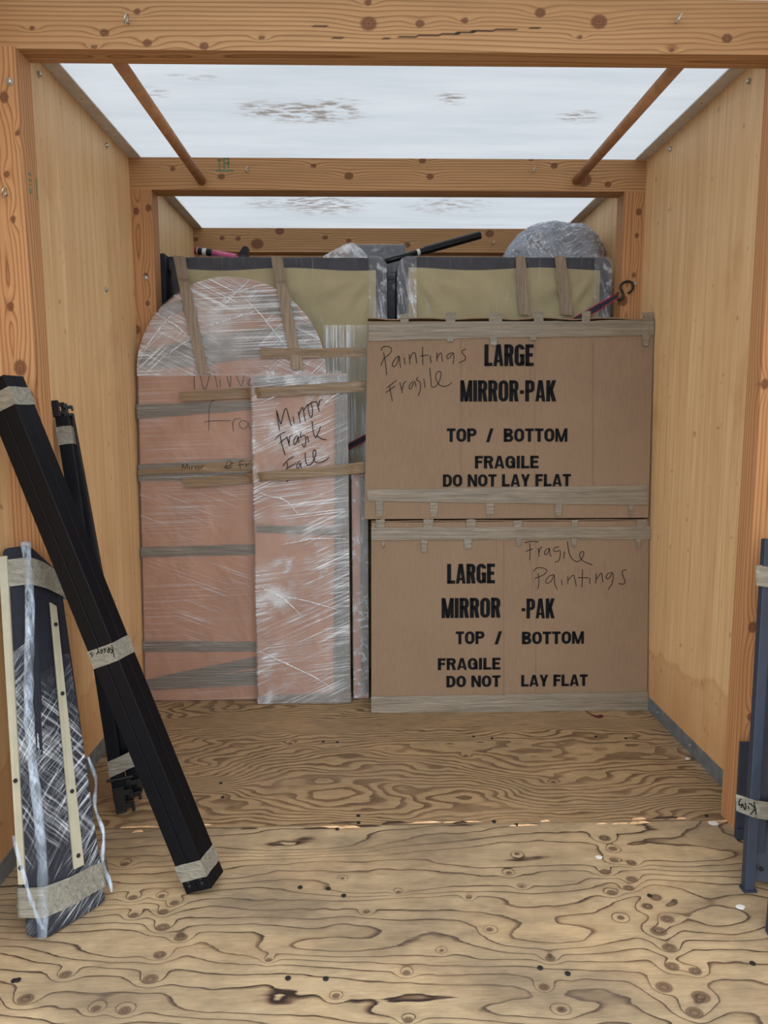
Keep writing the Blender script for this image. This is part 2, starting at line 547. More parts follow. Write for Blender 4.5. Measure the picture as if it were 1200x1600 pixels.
def veneer_sheet(name, x0, x1, y0, y1, step, field, knots, mat):
    nx, ny = int((x1 - x0) / step) + 1, int((y1 - y0) / step) + 1
    xs, ys = np.linspace(x0, x1, nx), np.linspace(y0, y1, ny)
    X, Yv = np.meshgrid(xs, ys, indexing='ij')
    R = field(X, Yv); K = np.zeros_like(R)
    for (kx, ky, s) in knots:
        dx, dy = X - kx, Yv - ky
        d2 = (dx / (s * 1.25)) ** 2 + (dy / s) ** 2
        R = R + 1.7 * np.exp(-d2 / 5.0)
        K = np.maximum(K, np.exp(-d2 / 1.6))
    V = np.stack([X.ravel(), Yv.ravel(), np.zeros(X.size)], 1)
    n = len(V)
    F = grid_faces(nx, ny)
    V = np.vstack([V, [(x0, y0, -.02), (x1, y0, -.02), (x1, y1, -.02), (x0, y1, -.02)]])
    c = [0, (nx - 1) * ny, nx * ny - 1, ny - 1]
    F += [(c[0], n, n + 1, c[1]), (n, n + 3, n + 2, n + 1)]
    z4 = [0, 0, 0, 0]
    o = mk(name, V, F, mat, origin=(0, 0, 0), attrs={'ring': list(R.ravel()) + z4, 'knot': list(K.ravel()) + z4})
    o['kind'] = 'structure'
    return o


kp = [(690, 60, 13), (715, 92, 10), (720, 128, 9), (775, 138, 10), (692, 165, 12), (775, 188, 12), (765, 215, 11), (712, 230, 10), (850, 245, 11), (822, 272, 11),
      (885, 312, 13), (858, 350, 15), (892, 402, 13), (900, 460, 12), (972, 475, 11), (875, 525, 14), (990, 555, 15), (970, 605, 14), (390, 168, 7), (430, 210, 6),
      (415, 108, 6), (740, 308, 7), (520, 435, 9), (330, 345, 7), (180, 410, 5), (70, 480, 7), (500, 525, 9), (555, 595, 8), (75, 628, 8), (45, 228, 6), (265, 245, 6)]
kq = [(390, 140, 9), (415, 245, 9), (505, 240, 7), (545, 262, 9), (510, 290, 10), (418, 300, 9), (508, 338, 13), (565, 370, 12), (500, 425, 11), (470, 500, 13),
      (205, 485, 10), (80, 562, 13), (300, 592, 8), (390, 598, 10), (840, 440, 6), (1050, 552, 7), (1070, 185, 5), (1145, 290, 6)]
knots_f = []
for lst, ox in ((kp, 600), (kq, 0)):
    for (u, v, s) in lst:
        P = at_z(u / 2 + ox, v / 2 + 1280, 0)
        knots_f.append((P[0], P[1], s * .00092))


def field_front(X, Yv):
    r = (Yv - 1.74) * (24 - 13 * X) + 5 * fbm(X * .7, Yv * 2.6, 1, 2) + 3.2 * fbm(X * 1.8, Yv * 5.5, 5, 3) + .8 * fbm(X * 9, Yv * 16, 8, 3)
    for (u, v, sx, sy, a) in [(500, 1480, .20, .045, 2.6), (490, 1322, .26, .05, 2.4), (570, 1390, .16, .03, 1.5), (850, 1466, .17, .05, 2.3), (800, 1345, .25, .04, 1.6), (180, 1490, .10, .035, 1.8),
                              (700, 1405, .18, .03, -1.4), (1010, 1390, .12, .07, -1.8), (1120, 1440, .14, .07, 2.0), (640, 1585, .15, .03, 1.6), (840, 1580, .14, .035, 1.8), (350, 1575, .18, .03, 1.5), (1090, 1335, .2, .05, 1.6)]:
        P = at_z(u, v, 0)
        r = r + a * np.exp(-((X - P[0]) / sx) ** 2 - ((Yv - P[1]) / sy) ** 2)
    return r


def field_back(X, Yv):
    return (Yv - 2) * 34 + 26 * fbm(X * .8, Yv * 2.2, 21, 2) + 9 * fbm(X * 2.2, Yv * 6.0, 25, 3) + 1.6 * fbm(X * 8, Yv * 16, 28, 3)


floor_f = veneer_sheet('floor', XL, XR, Y0, SEAM - .003, .0065, field_front, knots_f, M_floor_f)
floor_b = veneer_sheet('floor', XL, XR, SEAM + .003, Y1, .0085, field_back, [(.35, 2.5, .008), (-.3, 2.62, .008), (.62, 2.3, .007)], M_floor_b)
MB().box(XL, XR, SEAM - .05, SEAM + .05, -.03, -.0202).build('seam_gap', M_gap, floor_b)
random.seed(11)
for i in range(26):      # raised splinters along the joint
    x = random.uniform(XL + .15, XR - .1); w = random.uniform(.03, .13); h = random.uniform(.003, .009)
    dy = random.choice((-1, 1)) * random.uniform(.006, .016)
    y = SEAM + dy
    MB().add([(x, y - h, .0002), (x + w, y - h * .3, .0002), (x + w * .7, y + h, .0002), (x + w * .2, y + h * .8, .0002),
              (x + .01, y - h * .4, .0025), (x + w * .8, y, .0035), (x + w * .65, y + h * .6, .003), (x + w * .25, y + h * .4, .002)],
             [(0, 3, 2, 1), (4, 5, 6, 7), (0, 1, 5, 4), (1, 2, 6, 5), (2, 3, 7, 6), (3, 0, 4, 7)]).build('splinter', M_splint if i % 3 else M_gap, floor_b)


def screw(u, v, parent, r=.006):
    P = at_z(u, v, 0)
    m = MB()
    m.tube([P + [0, 0, -.001], P + [0, 0, .0022], P + [0, 0, .003]], [r, r, r * .6], 10)
    m.tube([P + [0, 0, .003], P + [0, 0, .0032]], r * .35, 6)
    m.build('screw', M_screw, parent)


for (u, v) in [(28, 1532), (450, 1529), (509, 1530), (844, 1513), (887, 1522), (1176, 1506), (527, 1296), (469, 1387), (513, 1389), (560, 1286),
               (772, 1284), (807, 1289), (22, 1533), (537, 1400), (1015, 1400)]:
    screw(u, v, floor_f, .0065)
for (u, v) in [(505, 1159), (527, 1160), (740, 1151), (769, 1154), (931, 1151), (978, 1154), (345, 1224), (348, 1246), (1104, 1275), (560, 1275)]:
    screw(u, v, floor_b, .006)

# walls
T = .02
wl = MB().box(XL - T, XL, Y0, Y1, -.02, 2.32).build('wall_left', M_wall, origin=(0, 0, 0)); wl['kind'] = 'structure'
wr = MB().box(XR, XR + T, Y0, Y1, -.02, 2.32).build('wall_right', M_wall, origin=(0, 0, 0)); wr['kind'] = 'structure'
wb = MB().box(XL - T, XR + T, Y1, Y1 + T, -.02, 2.32).build('wall_back', M_wall, origin=(0, 0, 0)); wb['kind'] = 'structure'


def eye_bolt(P, d, parent, r=.008):
    """a bolt head standing off a face with its small ring"""
    P, d = np.asarray(P, float), nrm(d)
    m = MB()
    m.tube([P, P + d * .003], r * 1.25, 12)
    m.tube([P + d * .003, P + d * .007, P + d * .009], [r, r * .85, r * .4], 12)
    m.build('bolt_head', M_steel, parent, smooth=False)


for (u, v) in [(60, 116), (166, 227), (330 / 2, 905 / 2)]: eye_bolt(at_x(u, v, XL), (1, 0, 0), wl)
for (u, v) in [(1171, 127), (1048, 233)]: eye_bolt(at_x(u, v, XR), (-1, 0, 0), wr)

# roof sheet with mould spots
nx, ny = 90, 160
xs, ys = np.linspace(XL, XR, nx), np.linspace(Y0, Y1, ny)
X, Yv = np.meshgrid(xs, ys, indexing='ij')
dirt = np.zeros_like(X)
for (u, v, sx, sy, a) in [(480, 176, .17, .09, 1.0), (412, 172, .10, .07, .8), (520, 172, .12, .10, .8), (705, 155, .05, .05, .8), (905, 182, .07, .05, 1.0), (240, 145, .06, .06, .5),
                          (500, 320, .22, .18, .9), (700, 322, .25, .16, .55), (420, 318, .15, .12, .5), (300, 120, .1, .03, .5)]:
    P = at_z(u, v, ZC + .005)
    dirt = np.maximum(dirt, a * np.exp(-((X - P[0]) / sx) ** 2 - ((Yv - P[1]) / sy) ** 2))
V = np.stack([X.ravel(), Yv.ravel(), np.full(X.size, ZC + .005)], 1)
cl = mk('ceiling', V, grid_faces(nx, ny), M_roof, origin=(0, 0, 0), attrs={'dirt': dirt.ravel()}); cl['kind'] = 'structure'


# sawn timbers
def timber(name, x0, x1, y0, y1, z0, z1, axis, mat, seed, knots=(), K=42, cracks=(), step=.006, pith=None):
    """box of sawn wood; knots (along, across, size) lie on the face towards the opening"""
    lo, hi = np.array([x0, y0, z0]), np.array([x1, y1, z1])
    oth = [i for i in range(3) if i != axis]
    b0, c0 = pith or (lo[oth[0]] + .03, lo[oth[1]] - .015)
    Vs, Fs, R, Kn, Cr = [], [], [], [], []
    base = 0
    for nax in range(3):
        for side in (0, 1):
            ua, va = [i for i in range(3) if i != nax]
            st = lambda i: max(2, int((hi[i] - lo[i]) / (step * (2 if i == axis else .8))) + 2)
            nu, nv = st(ua), st(va)
            U, Vv = np.meshgrid(np.linspace(lo[ua], hi[ua], nu), np.linspace(lo[va], hi[va], nv), indexing='ij')
            P = np.zeros((U.size, 3)); P[:, ua] = U.ravel(); P[:, va] = Vv.ravel(); P[:, nax] = (lo, hi)[side][nax]
            a, b, c = P[:, axis], P[:, oth[0]], P[:, oth[1]]
            # knots bend the grain on the face they sit in and fade into the depth
            kn = np.zeros(len(P)); push = np.zeros(len(P))
            depth = P[:, 1] - y0
            across = P[:, 2] if axis == 0 else P[:, 0]
            for (ka, kc, s) in knots:
                d2 = ((a - ka) / (s * 1.2)) ** 2 + ((across - kc) / s) ** 2
                fade = np.exp(-(depth / .05) ** 2)
                kn = np.maximum(kn, np.exp(-d2 / 1.2) * fade)
                push += .013 * np.exp(-((a - ka) / (s * 4.5)) ** 2 - ((across - kc) / (s * 1.7)) ** 2) * fade
            bw = b - b0 + .03 * fbm(a * 1.1, b * 0 + seed, seed, 2)
            cw = c - c0 + .045 * fbm(a * .8, b * 0 + seed + 4, seed + 5, 2)
            r = np.sqrt(bw ** 2 + cw ** 2) * 1.0 + push + .0025 * fbm(a * 5, b * 30 + c * 30, seed + 9, 2)
            cr = np.zeros(len(P))
            for (ca0, ca1, cc0, cc1, w) in cracks:
                tt = (a - ca0) / (ca1 - ca0)
                mid = cc0 + (cc1 - cc0) * tt + .006 * fbm(a * 7, a * 0, seed, 2)
                cr = np.maximum(cr, (np.abs(across - mid) < w * np.sin(np.clip(tt, 0, 1) * math.pi) ** .6) * (tt > 0) * (tt < 1) * (depth < .002))
            Vs.append(P); R.append(r * K); Kn.append(kn); Cr.append(cr)
            Fs += grid_faces(nu, nv, base); base += len(P)
    o = mk(name, np.vstack(Vs), Fs, mat, origin=(0, 0, 0), attrs={'ring': np.concatenate(R), 'knot': np.concatenate(Kn), 'crack': np.concatenate(Cr)})
    o['kind'] = 'structure'
    return o


def kpx(lst, y, axis):
    out = []
    for (u, v, s) in lst:
        P = at_y(u, v, y)
        out.append((P[axis], P[2] if axis == 0 else P[0], s * y / F_PX))
    return out


def crpx(lst, y):
    out = []
    for (u0, v0, u1, v1, w) in lst:
        A, B = at_y(u0, v0, y), at_y(u1, v1, y)
        out.append((A[0], B[0], A[2], B[2], w))
    return out


beam1 = timber('trim_1', XL, XR, D1F, D1B, ZB, ZC, 0, M_pine_x, 3,
               kpx([(163, 51, 5), (214, 18, 4), (230, 67, 5), (319, 72, 5), (576, 37, 9), (409, 59, 3), (575, 4, 4), (656, 37, 5), (726, 32, 4), (844, 20, 6), (936, 34, 9),
                    (1136, 60, 6), (51, 44, 3), (147, 73, 3), (905, 58, 3), (1050, 78, 3)], D1F, 0), 95,
               crpx([(575, 61, 860, 41, .0022), (505, 60, 560, 60, .0012), (480, 42, 540, 39, .001)], D1F), .005)
beam2 = timber('trim_2', XL, XR, D2F, D2B, ZB + .004, ZC, 0, M_pine_x, 8,
               kpx([(270, 264, 3), (346, 276, 4), (545, 275, 5), (660, 251, 4), (672, 276, 4), (866, 259, 4), (830, 248, 3), (950, 288, 4), (912, 281, 9), (490, 259, 3)], D2F, 0), 95, (), .006)
beam3 = timber('trim_3', XL, XR, D3F, Y1, ZB, ZC, 0, M_pine_x, 14,
               kpx([(306, 374, 3), (347, 372, 3), (372, 373, 3), (402, 381, 7), (437, 361, 5), (508, 371, 3), (636, 383, 4), (765, 365, 5), (545, 376, 3)], D3F, 0), 85, (), .008)
postFL = timber('trim_4', XL, XL + PW, D1F - .012, D1B, 0, ZB, 2, M_pine_z, 5,
                kpx([(10, 155, 6), (14, 275, 4), (24, 345, 4), (30, 210, 3), (35, 575, 9), (48, 620, 7), (20, 480, 5)], D1F, 2), 100, (), .0055)
postFR = timber('trim_5', XR - PW, XR, D1F, D1B, 0, ZB, 2, M_pine_z, 6,
                kpx([(1176, 980, 7), (1195, 600, 6), (1172, 1120, 5)], D1F, 2), 100, (), .0055)
postML = timber('trim_6', XL, XL + PW, D2F, D2B, 0, ZB + .004, 2, M_pine_z, 11,
                kpx([(213, 330, 4), (232, 325, 4), (228, 432, 4), (214, 515, 5), (231, 474, 3)], D2F, 2), 100, (), .0055)
postMR = timber('trim_7', XR - PW, XR, D2F, D2B, 0, ZB + .004, 2, M_pine_z, 17,
                kpx([(998, 331, 4), (995, 368, 3), (974, 470, 6), (990, 430, 3)], D2F, 2), 100, (), .0055)


def eye_hook(P, parent, r=.011, d=(0, -1, 0)):
    P = np.asarray(P, float)
    m = MB()
    d = nrm(d)
    m.tube([P, P + d * .012], .0022, 8)
    c = P + d * .012 + np.array([0, 0, r * .2])
    ang = np.linspace(-1.2, 4.4, 18)
    m.tube([c + d * (r * .7) + r * (d * math.cos(a) * .8 + np.array([.45, 0, 1]) * math.sin(a) * .9) for a in ang], .0022, 8)
    m.build('eye_hook', M_steel, parent, smooth=True)


eye_hook(at_y(201, 37, D1F), beam1); eye_hook(at_y(1056, 36, D1F), beam1)
eye_hook(at_y(387, 268, D2F), beam2); eye_hook(at_y(832, 269, D2F), beam2); eye_hook(at_y(770, 381, D3F), beam3)
eye_bolt(at_y(15, 128, D1F - .012), (0, -1, 0), postFL); eye_hook(at_y(12, 305, D1F - .012), postFL); eye_bolt(at_y(228, 434, D2F), (0, -1, 0), postML)

# green lumber stamps
sm = MB()
for (a, b, c, d) in [(340, 250, 347, 250), (343, 250, 343, 265), (350, 248, 350, 263), (350, 248, 357, 248), (357, 248, 357, 262), (338, 267, 364, 266), (352, 255, 357, 255)]:
    A, B = at_y(a, b, D2F), at_y(c, d, D2F)
    w = .002
    sm.box(min(A[0], B[0]) - w, max(A[0], B[0]) + w, D2F - .0012, D2F - .0004, min(A[2], B[2]) - w, max(A[2], B[2]) + w)
sm.build('lumber_stamp', M_green, beam2)
sm = MB()
xi = XL + PW
for i, (v0, v1) in enumerate([(266, 272), (276, 281), (284, 287), (291, 300)]):
    A, B = at_x(41 + i * .5, v0, xi), at_x(43.5 + i * .5, v1, xi)
    sm.box(xi + .0003, xi + .001, 2.03, 2.042, B[2], A[2])
A, B = at_x(60, 282, xi), at_x(61, 315, xi)
sm.box(xi + .0003, xi + .001, 2.072, 2.076, B[2], A[2])
sm.build('lumber_stamp', M_green, postFL)

# angle strips, base strips
for name, xa, xb in (('trim_8', XL, XL + .050), ('trim_9', XR - .050, XR)):
    st = MB().box(xa, xb, Y0, D1F - .013, ZC - .002, ZC + .003).box(xa, xb, D1B, D2F, ZC - .002, ZC + .003).box(xa, xb, D2B, D3F, ZC - .002, ZC + .003).build(name, M_angle, origin=(0, 0, 0))
    st['kind'] = 'structure'
    for y in (2.35, 2.62, 2.95, 3.5, 3.9):
        MB().tube([((xa + xb) / 2, y, ZC - .002), ((xa + xb) / 2, y, ZC - .0045)], .005, 8).build('rivet', M_steel, st)
for name, xa, s in (('baseboard_left', XL, 1), ('baseboard_right', XR, -1)):
    m = MB()
    for ya, yb in ((Y0, D1F - .013), (D1B, D2F)):
        m.box(min(xa, xa + s * .004), max(xa, xa + s * .004), ya, yb, 0.001, .056)
    bb = m.build(name, M_galv, origin=(0, 0, 0)); bb['kind'] = 'structure'
    for y in (1.6, 2.25, 2.5, 2.8, 3.05):
        MB().tube([(xa + s * .004, y, .03), (xa + s * .007, y, .03)], .006, 8).build('screw', M_steel, bb)

# round hanging poles between the first two beams
for (ua, va, ub, vb, lab) in ((192, 103, 302, 276, 'round wooden pole between the beams under the left roof edge'), (1062, 108, 912, 274, 'round wooden pole between the beams under the right roof edge')):
    A, B = at_y(ua, va, D1B), at_y(ub, vb, D2F)
    x = (A[0] + B[0]) / 2; z = (A[2] + B[2]) / 2 + .014
    o = MB().tube([(x, D1B - .0005, z), (x, D2F + .0005, z)], .0185, 18).build('wooden_pole', M_dowel, smooth=True)
    tag(o, lab, 'pole', 'round wooden poles under the roof')

# ------------------------------------------------------------------ flat detail helpers
def handwriting(name, parent, fr, strokes, conv, n=.0012, w=.0016, mat=None, dots=(), cuts=()):
    if cuts:      # several words, each a part of its own
        e = [0] + list(cuts) + [len(strokes)]
        mid = lambda st: np.mean([q for k in st for q in k], 0)
        words = [strokes[a:b] for a, b in zip(e, e[1:])]
        dd = [[] for _ in words]
        for d in dots:
            dd[d[2] if len(d) > 2 else min(range(len(words)), key=lambda k: min(math.hypot(d[0] - q[0], d[1] - q[1]) for st in words[k] for q in st))].append(d)
        for wd, d in zip(words, dd): handwriting(name, parent, fr, wd, conv, n, w, mat, d)
        return
    m = MB()
    for st in list(strokes) + [[(d[0], d[1]), (d[0] + 2, d[1] + 2)] for d in dots]:
        pts = [fr.ab(*conv(x, y)) for x, y in st]
        # smooth the stroke
        if len(pts) > 2:
            q = []
            for i in range(len(pts) - 1):
                p0, p1, p2, p3 = pts[max(i - 1, 0)], pts[i], pts[i + 1], pts[min(i + 2, len(pts) - 1)]
                for t in (0, .25, .5, .75):
                    q.append(.5 * (2 * p1 + (p2 - p0) * t + (2 * p0 - 5 * p1 + 4 * p2 - p3) * t * t + (3 * p1 - p0 - 3 * p2 + p3) * t ** 3))
            pts = q + [pts[-1]]
        k = len(pts); V = []
        for i, p in enumerate(pts):
            d = pts[min(i + 1, k - 1)] - pts[max(i - 1, 0)]
            L = np.linalg.norm(d); d = d / L if L > 1e-9 else np.array([1.0, 0])
            e = np.array([-d[1], d[0]]) * w
            V += [fr.pt(*(p + e), n), fr.pt(*(p - e), n)]
        m.add(V, [(2 * i, 2 * i + 1, 2 * i + 3, 2 * i + 2) for i in range(k - 1)])
    return m.build(name, mat or M_marker, parent)


def arc(cx, cy, rx, ry, a0, a1, n=9):
    return [(cx + rx * math.cos(math.radians(a0 + (a1 - a0) * i / n)), cy + ry * math.sin(math.radians(a0 + (a1 - a0) * i / n))) for i in range(n + 1)]


WID = {'M': 1.28, 'I': .42, '/': .62, '-': .52, ' ': .42, 'A': 1.06, 'K': 1.06, 'L': .86, 'E': .88, 'F': .84, 'T': .92, 'Y': 1.02, 'N': 1.05, 'O': 1.05, 'G': 1.05}


def letters(text, x0, x1, y0, y1, stem, gap=.09):
    """block capitals as filled 2-D quads within a rectangle"""
    Hh = y1 - y0
    tot = sum(WID.get(c, 1.0) for c in text) + gap * (len(text) - 1)
    k = (x1 - x0) / tot
    quads = []
    x = x0
    t = stem * k; h = min(t * .82, Hh * .2)
    for c in text:
        w = WID.get(c, 1.0) * k

        def Rc(a, b, cc, d): quads.append([(x + a, y0 + b), (x + cc, y0 + b), (x + cc, y0 + d), (x + a, y0 + d)])

        def Dg(a, b, cc, d, tt): quads.append([(x + a - tt / 2, y0 + b), (x + a + tt / 2, y0 + b), (x + cc + tt / 2, y0 + d), (x + cc - tt / 2, y0 + d)])

        def Ring(cx, cy, rx, ry, a0, a1, tx, ty):
            o = arc(cx, cy, rx, ry, a0, a1, 10); i_ = arc(cx, cy, max(rx - tx, .0005), max(ry - ty, .0005), a0, a1, 10)
            for q in range(10): quads.append([(x + p[0], y0 + p[1]) for p in (o[q], o[q + 1], i_[q + 1], i_[q])])

        def Bowl(ya, yb, xr):     # right-hand bowl of P R B D between heights
            r = min((yb - ya) / 2, (xr - t) * .8)
            Rc(0, yb - h, xr - r, yb); Rc(0, ya, xr - r, ya + h)
            Ring(xr - r, yb - r, r, r, 0, 90, t, h); Ring(xr - r, ya + r, r, r, -90, 0, t, h)
            if yb - ya > 2 * r: Rc(xr - t, ya + r, xr, yb - r)

        if c in 'LEF':
            Rc(0, 0, t, Hh)
            if c != 'F': Rc(0, 0, w, h)
            if c != 'L': Rc(0, Hh - h, w, Hh); Rc(0, Hh * .5 - h * .4, w * .9, Hh * .5 + h * .6)
        elif c == 'T': Rc(0, Hh - h, w, Hh); Rc(w / 2 - t / 2, 0, w / 2 + t / 2, Hh)
        elif c == 'I': Rc(w / 2 - t / 2, 0, w / 2 + t / 2, Hh)
        elif c == '-': Rc(w * .08, Hh * .36, w * .92, Hh * .36 + h * 1.1)
        elif c == '/': Dg(t * .3, 0, w - t * .3, Hh, t * .62)
        elif c == 'A': Dg(t * .42, 0, w / 2 - t * .12, Hh, t * .84); Dg(w - t * .42, 0, w / 2 + t * .12, Hh, t * .84); Rc(w * .25, Hh * .17, w * .75, Hh * .17 + h * .75)
        elif c == 'M': Rc(0, 0, t * .85, Hh); Rc(w - t * .85, 0, w, Hh); Dg(t * .5, Hh, w / 2, 0, t * .85); Dg(w - t * .5, Hh, w / 2, 0, t * .85)
        elif c == 'N': Rc(0, 0, t * .92, Hh); Rc(w - t * .92, 0, w, Hh); Dg(t * .5, Hh, w - t * .5, 0, t * .95)
        elif c == 'K': Rc(0, 0, t, Hh); Dg(t * .9, Hh * .38, w - t * .55, Hh, t * 1.05); Dg(w - t * .5, 0, t * 1.0, Hh * .66, t * 1.05)
        elif c == 'Y': Rc(w / 2 - t / 2, 0, w / 2 + t / 2, Hh * .45); Dg(w / 2, Hh * .36, t * .5, Hh, t * .98); Dg(w / 2, Hh * .36, w - t * .5, Hh, t * .98)
        elif c == 'P': Rc(0, 0, t, Hh); Bowl(Hh * .42, Hh, w)
        elif c == 'R': Rc(0, 0, t, Hh); Bowl(Hh * .45, Hh, w * .98); Dg(w - t * .5, 0, w * .62, Hh * .5, t)
        elif c == 'B': Rc(0, 0, t, Hh); Bowl(Hh * .49, Hh, w * .95); Bowl(0, Hh * .56, w)
        elif c == 'D': Rc(0, 0, t, Hh); Bowl(0, Hh, w)
        elif c in 'OG':
            r = min(w / 2, Hh / 2)
            a0s = [(w - r, Hh - r, 0, 90), (r, Hh - r, 90, 180), (r, r, 180, 270), (w - r, r, 270, 360)]
            for (cx, cy, p, q) in a0s: Ring(cx, cy, r, r, p, q, t, h)
            Rc(0, r, t, Hh - r)
            if c == 'O': Rc(w - t, r, w, Hh - r)
            else:
                Rc(w - t, 0.02 * Hh, w, Hh * .5); Rc(w * .52, Hh * .42, w, Hh * .42 + h * .85)
        x += w + gap * k
    return quads


def lettering(name, parent, fr, items, n=.0012, mat=None):
    for (text, u0, v0, u1, v1, stem) in items:
        m = MB()
        a0, b0 = fr.ab(u0, v1); a1, b1 = fr.ab(u1, v0)
        for q in letters(text, a0, a1, b0, b1, stem):
            m.add([fr.pt(a, b, n) for a, b in q], [(0, 1, 2, 3)])
        m.build(name, mat or M_ink, parent)


def tape_patch(name, parent, fr, quad, mat, n=.002, nu=36, nv=8, amp=.0012, edge=.0015, seed=0, px=True):
    """a strip of tape on a face: quad = upper-left, upper-right, lower-right, lower-left"""
    P = [fr.ab(*q) if px else np.asarray(q, float) for q in quad]
    V = []
    for i in range(nu):
        s = i / (nu - 1)
        top = P[0] * (1 - s) + P[1] * s; bot = P[3] * (1 - s) + P[2] * s
        top = top + nrm(top - bot) * edge * 2 * fbm(s * 9, seed, seed, 3); bot = bot + nrm(bot - top) * edge * 2 * fbm(s * 9, seed + 5, seed + 2, 3)
        for j in range(nv):
            r = j / (nv - 1)
            p = top * (1 - r) + bot * r
            V.append(fr.pt(p[0], p[1], n + amp * (.5 + fbm(s * 6 + seed, r * 5, seed, 2)) * (0.2 if j in (0, nv - 1) else 1)))
    o = mk(name, V, grid_faces(nu, nv), mat, parent, smooth=True)
    return o


def film_sheet(name, parent, fr, poly_fn, mat, n=.006, nu=40, nv=50, amp=.002, seed=0):
    V = []
    for i in range(nu):
        for j in range(nv):
            a, b = poly_fn(i / (nu - 1), j / (nv - 1))
            V.append(fr.pt(a, b, n + amp * fbm(a * 8 + seed, b * 8, seed, 3)))
    return mk(name, V, grid_faces(nu, nv), mat, parent, smooth=True)


# ------------------------------------------------------------------ cardboard boxes
def carton(loc_y0, loc_y1, bl, br, tl, tr, depth, name, label, group):
    """flat carton leaning back a little; front corners given on the floor side and on top"""
    BL, BR = at_y(*bl, loc_y0), at_y(*br, loc_y0)
    TL, TR = at_y(*tl, loc_y1), at_y(*tr, loc_y1)
    return BL, BR, TL, TR


# lower box
LB = [np.array(p) for p in ((.010, 2.900, .001), (1.168, 2.900, .001), (1.166, 2.962, .792), (.014, 2.962, .792))]
UB = [np.array(p) for p in ((-.014, 2.955, .8075), (1.160, 2.955, .8065), (1.169, 3.012, 1.606), (.004, 3.012, 1.606))]


def build_box(C, depth, label, seed, gape=1.0):
    root = thing('cardboard_box', (C[0] + C[1]) / 2, label, 'box')
    fr = Frame(C[0], C[1] - C[0], C[3] - C[0])
    d = np.array([0, 1.0, 0]) * depth
    # body with a softly bulged front
    nu, nv = 24, 16
    V, F = [], []
    for i in range(nu):
        for j in range(nv):
            s, r = i / (nu - 1), j / (nv - 1)
            p = (C[0] * (1 - s) + C[1] * s) * (1 - r) + (C[3] * (1 - s) + C[2] * s) * r
            V.append(p + fr.N * (.003 * math.sin(math.pi * s) * math.sin(math.pi * r)))
    F += grid_faces(nu, nv)
    n = len(V)
    V += [c + d for c in C]
    c = [0, (nu - 1) * nv, nu * nv - 1, nv - 1]
    bot = [i * nv for i in range(nu)]; top = [i * nv + nv - 1 for i in range(nu)]
    lef = [j for j in range(nv)]; rig = [(nu - 1) * nv + j for j in range(nv)]
    F += [tuple(bot + [n + 1, n]), tuple(top + [n + 2, n + 3]), tuple(lef + [n + 3, n]), tuple(rig + [n + 2, n + 1]), (n, n + 1, n + 2, n + 3)]
    mk('carton', V, F, M_card_u, root)
    # top flap lifting a little along its front edge
    m = MB(); k = 40
    A, B = C[3], C[2]
    up = np.array([0, 0, 1.0])
    for i in range(k - 1):
        pts = []
        for q in (i, i + 1):
            s = q / (k - 1)
            lift = (.004 + .008 * abs(math.sin(s * math.pi * 4.7 + seed)) + .004 * fbm(s * 14, seed, seed)) * gape
            p = A * (1 - s) + B * s
            pts.append((p - fr.N * .002 + up * lift, p - fr.N * .002 + up * (lift + .0045), p + d * .97 + up * .0012, p + d * .97 + up * .0055))
        (a0, a1, b0, b1), (c0, c1, d0, d1) = pts
        m.add([a0, c0, d0, b0, a1, c1, d1, b1], [(0, 3, 2, 1), (4, 5, 6, 7), (0, 1, 5, 4), (2, 3, 7, 6)])
    m.build('top_flap', M_card_u, root)
    return root, fr


box_l, frL = build_box(LB, .10, 'large cardboard mirror box standing on the floor under the other cardboard box', 2, .28)
box_u, frU = build_box(UB, .088, 'large cardboard mirror box lying on top of the lower cardboard box', 5)


def strip_px(root, fr, x, v0, v1, w, mat=M_crease, n=.0036, name='crease'):
    a, b = fr.ab(x, v0), fr.ab(x, v1)
    MB().add([fr.pt(a[0] - w, a[1], n), fr.pt(a[0] + w, a[1], n), fr.pt(b[0] + w, b[1], n), fr.pt(b[0] - w, b[1], n)], [(0, 1, 2, 3)]).build(name, mat, root)


for x in (720, 835, 926): strip_px(box_u, frU, x, 532, 766, .0012)
for x in (787, 837): strip_px(box_l, frL, x, 842, 1085, .0014)

lettering('printed_lettering', box_u, frU, [
    ('LARGE', 756.6, 538.3, 833.6, 572.2, .43), ('MIRROR-PAK', 718.9, 594.3, 868.8, 627.6, .42),
    ('TOP', 698, 669.4, 744.5, 690.5, .34), ('/', 759.2, 669.4, 770.7, 691, .45), ('BOTTOM', 786.7, 669.4, 886.3, 690.5, .34),
    ('FRAGILE', 741.8, 712.1, 841.3, 732.1, .34), ('DO NOT LAY FLAT', 691.9, 740.6, 891.8, 760.5, .34)], n=.0044)
lettering('printed_lettering', box_l, frL, [
    ('LARGE', 698.5, 880.5, 773.2, 911.8, .43), ('MIRROR', 689.9, 933.5, 781.8, 965.5, .42), ('-PAK', 814, 934.7, 866.5, 966.2, .42),
    ('TOP', 711.8, 986, 756.8, 1006.3, .34), ('/', 772.5, 986, 784.1, 1006.5, .45), ('BOTTOM', 815.2, 986, 912, 1006.3, .34),
    ('FRAGILE', 684, 1027.3, 781.8, 1046.7, .34), ('DO NOT', 697.3, 1054.8, 781.8, 1073.5, .34), ('LAY FLAT', 814, 1053.2, 917.8, 1072.3, .34)], n=.0044)

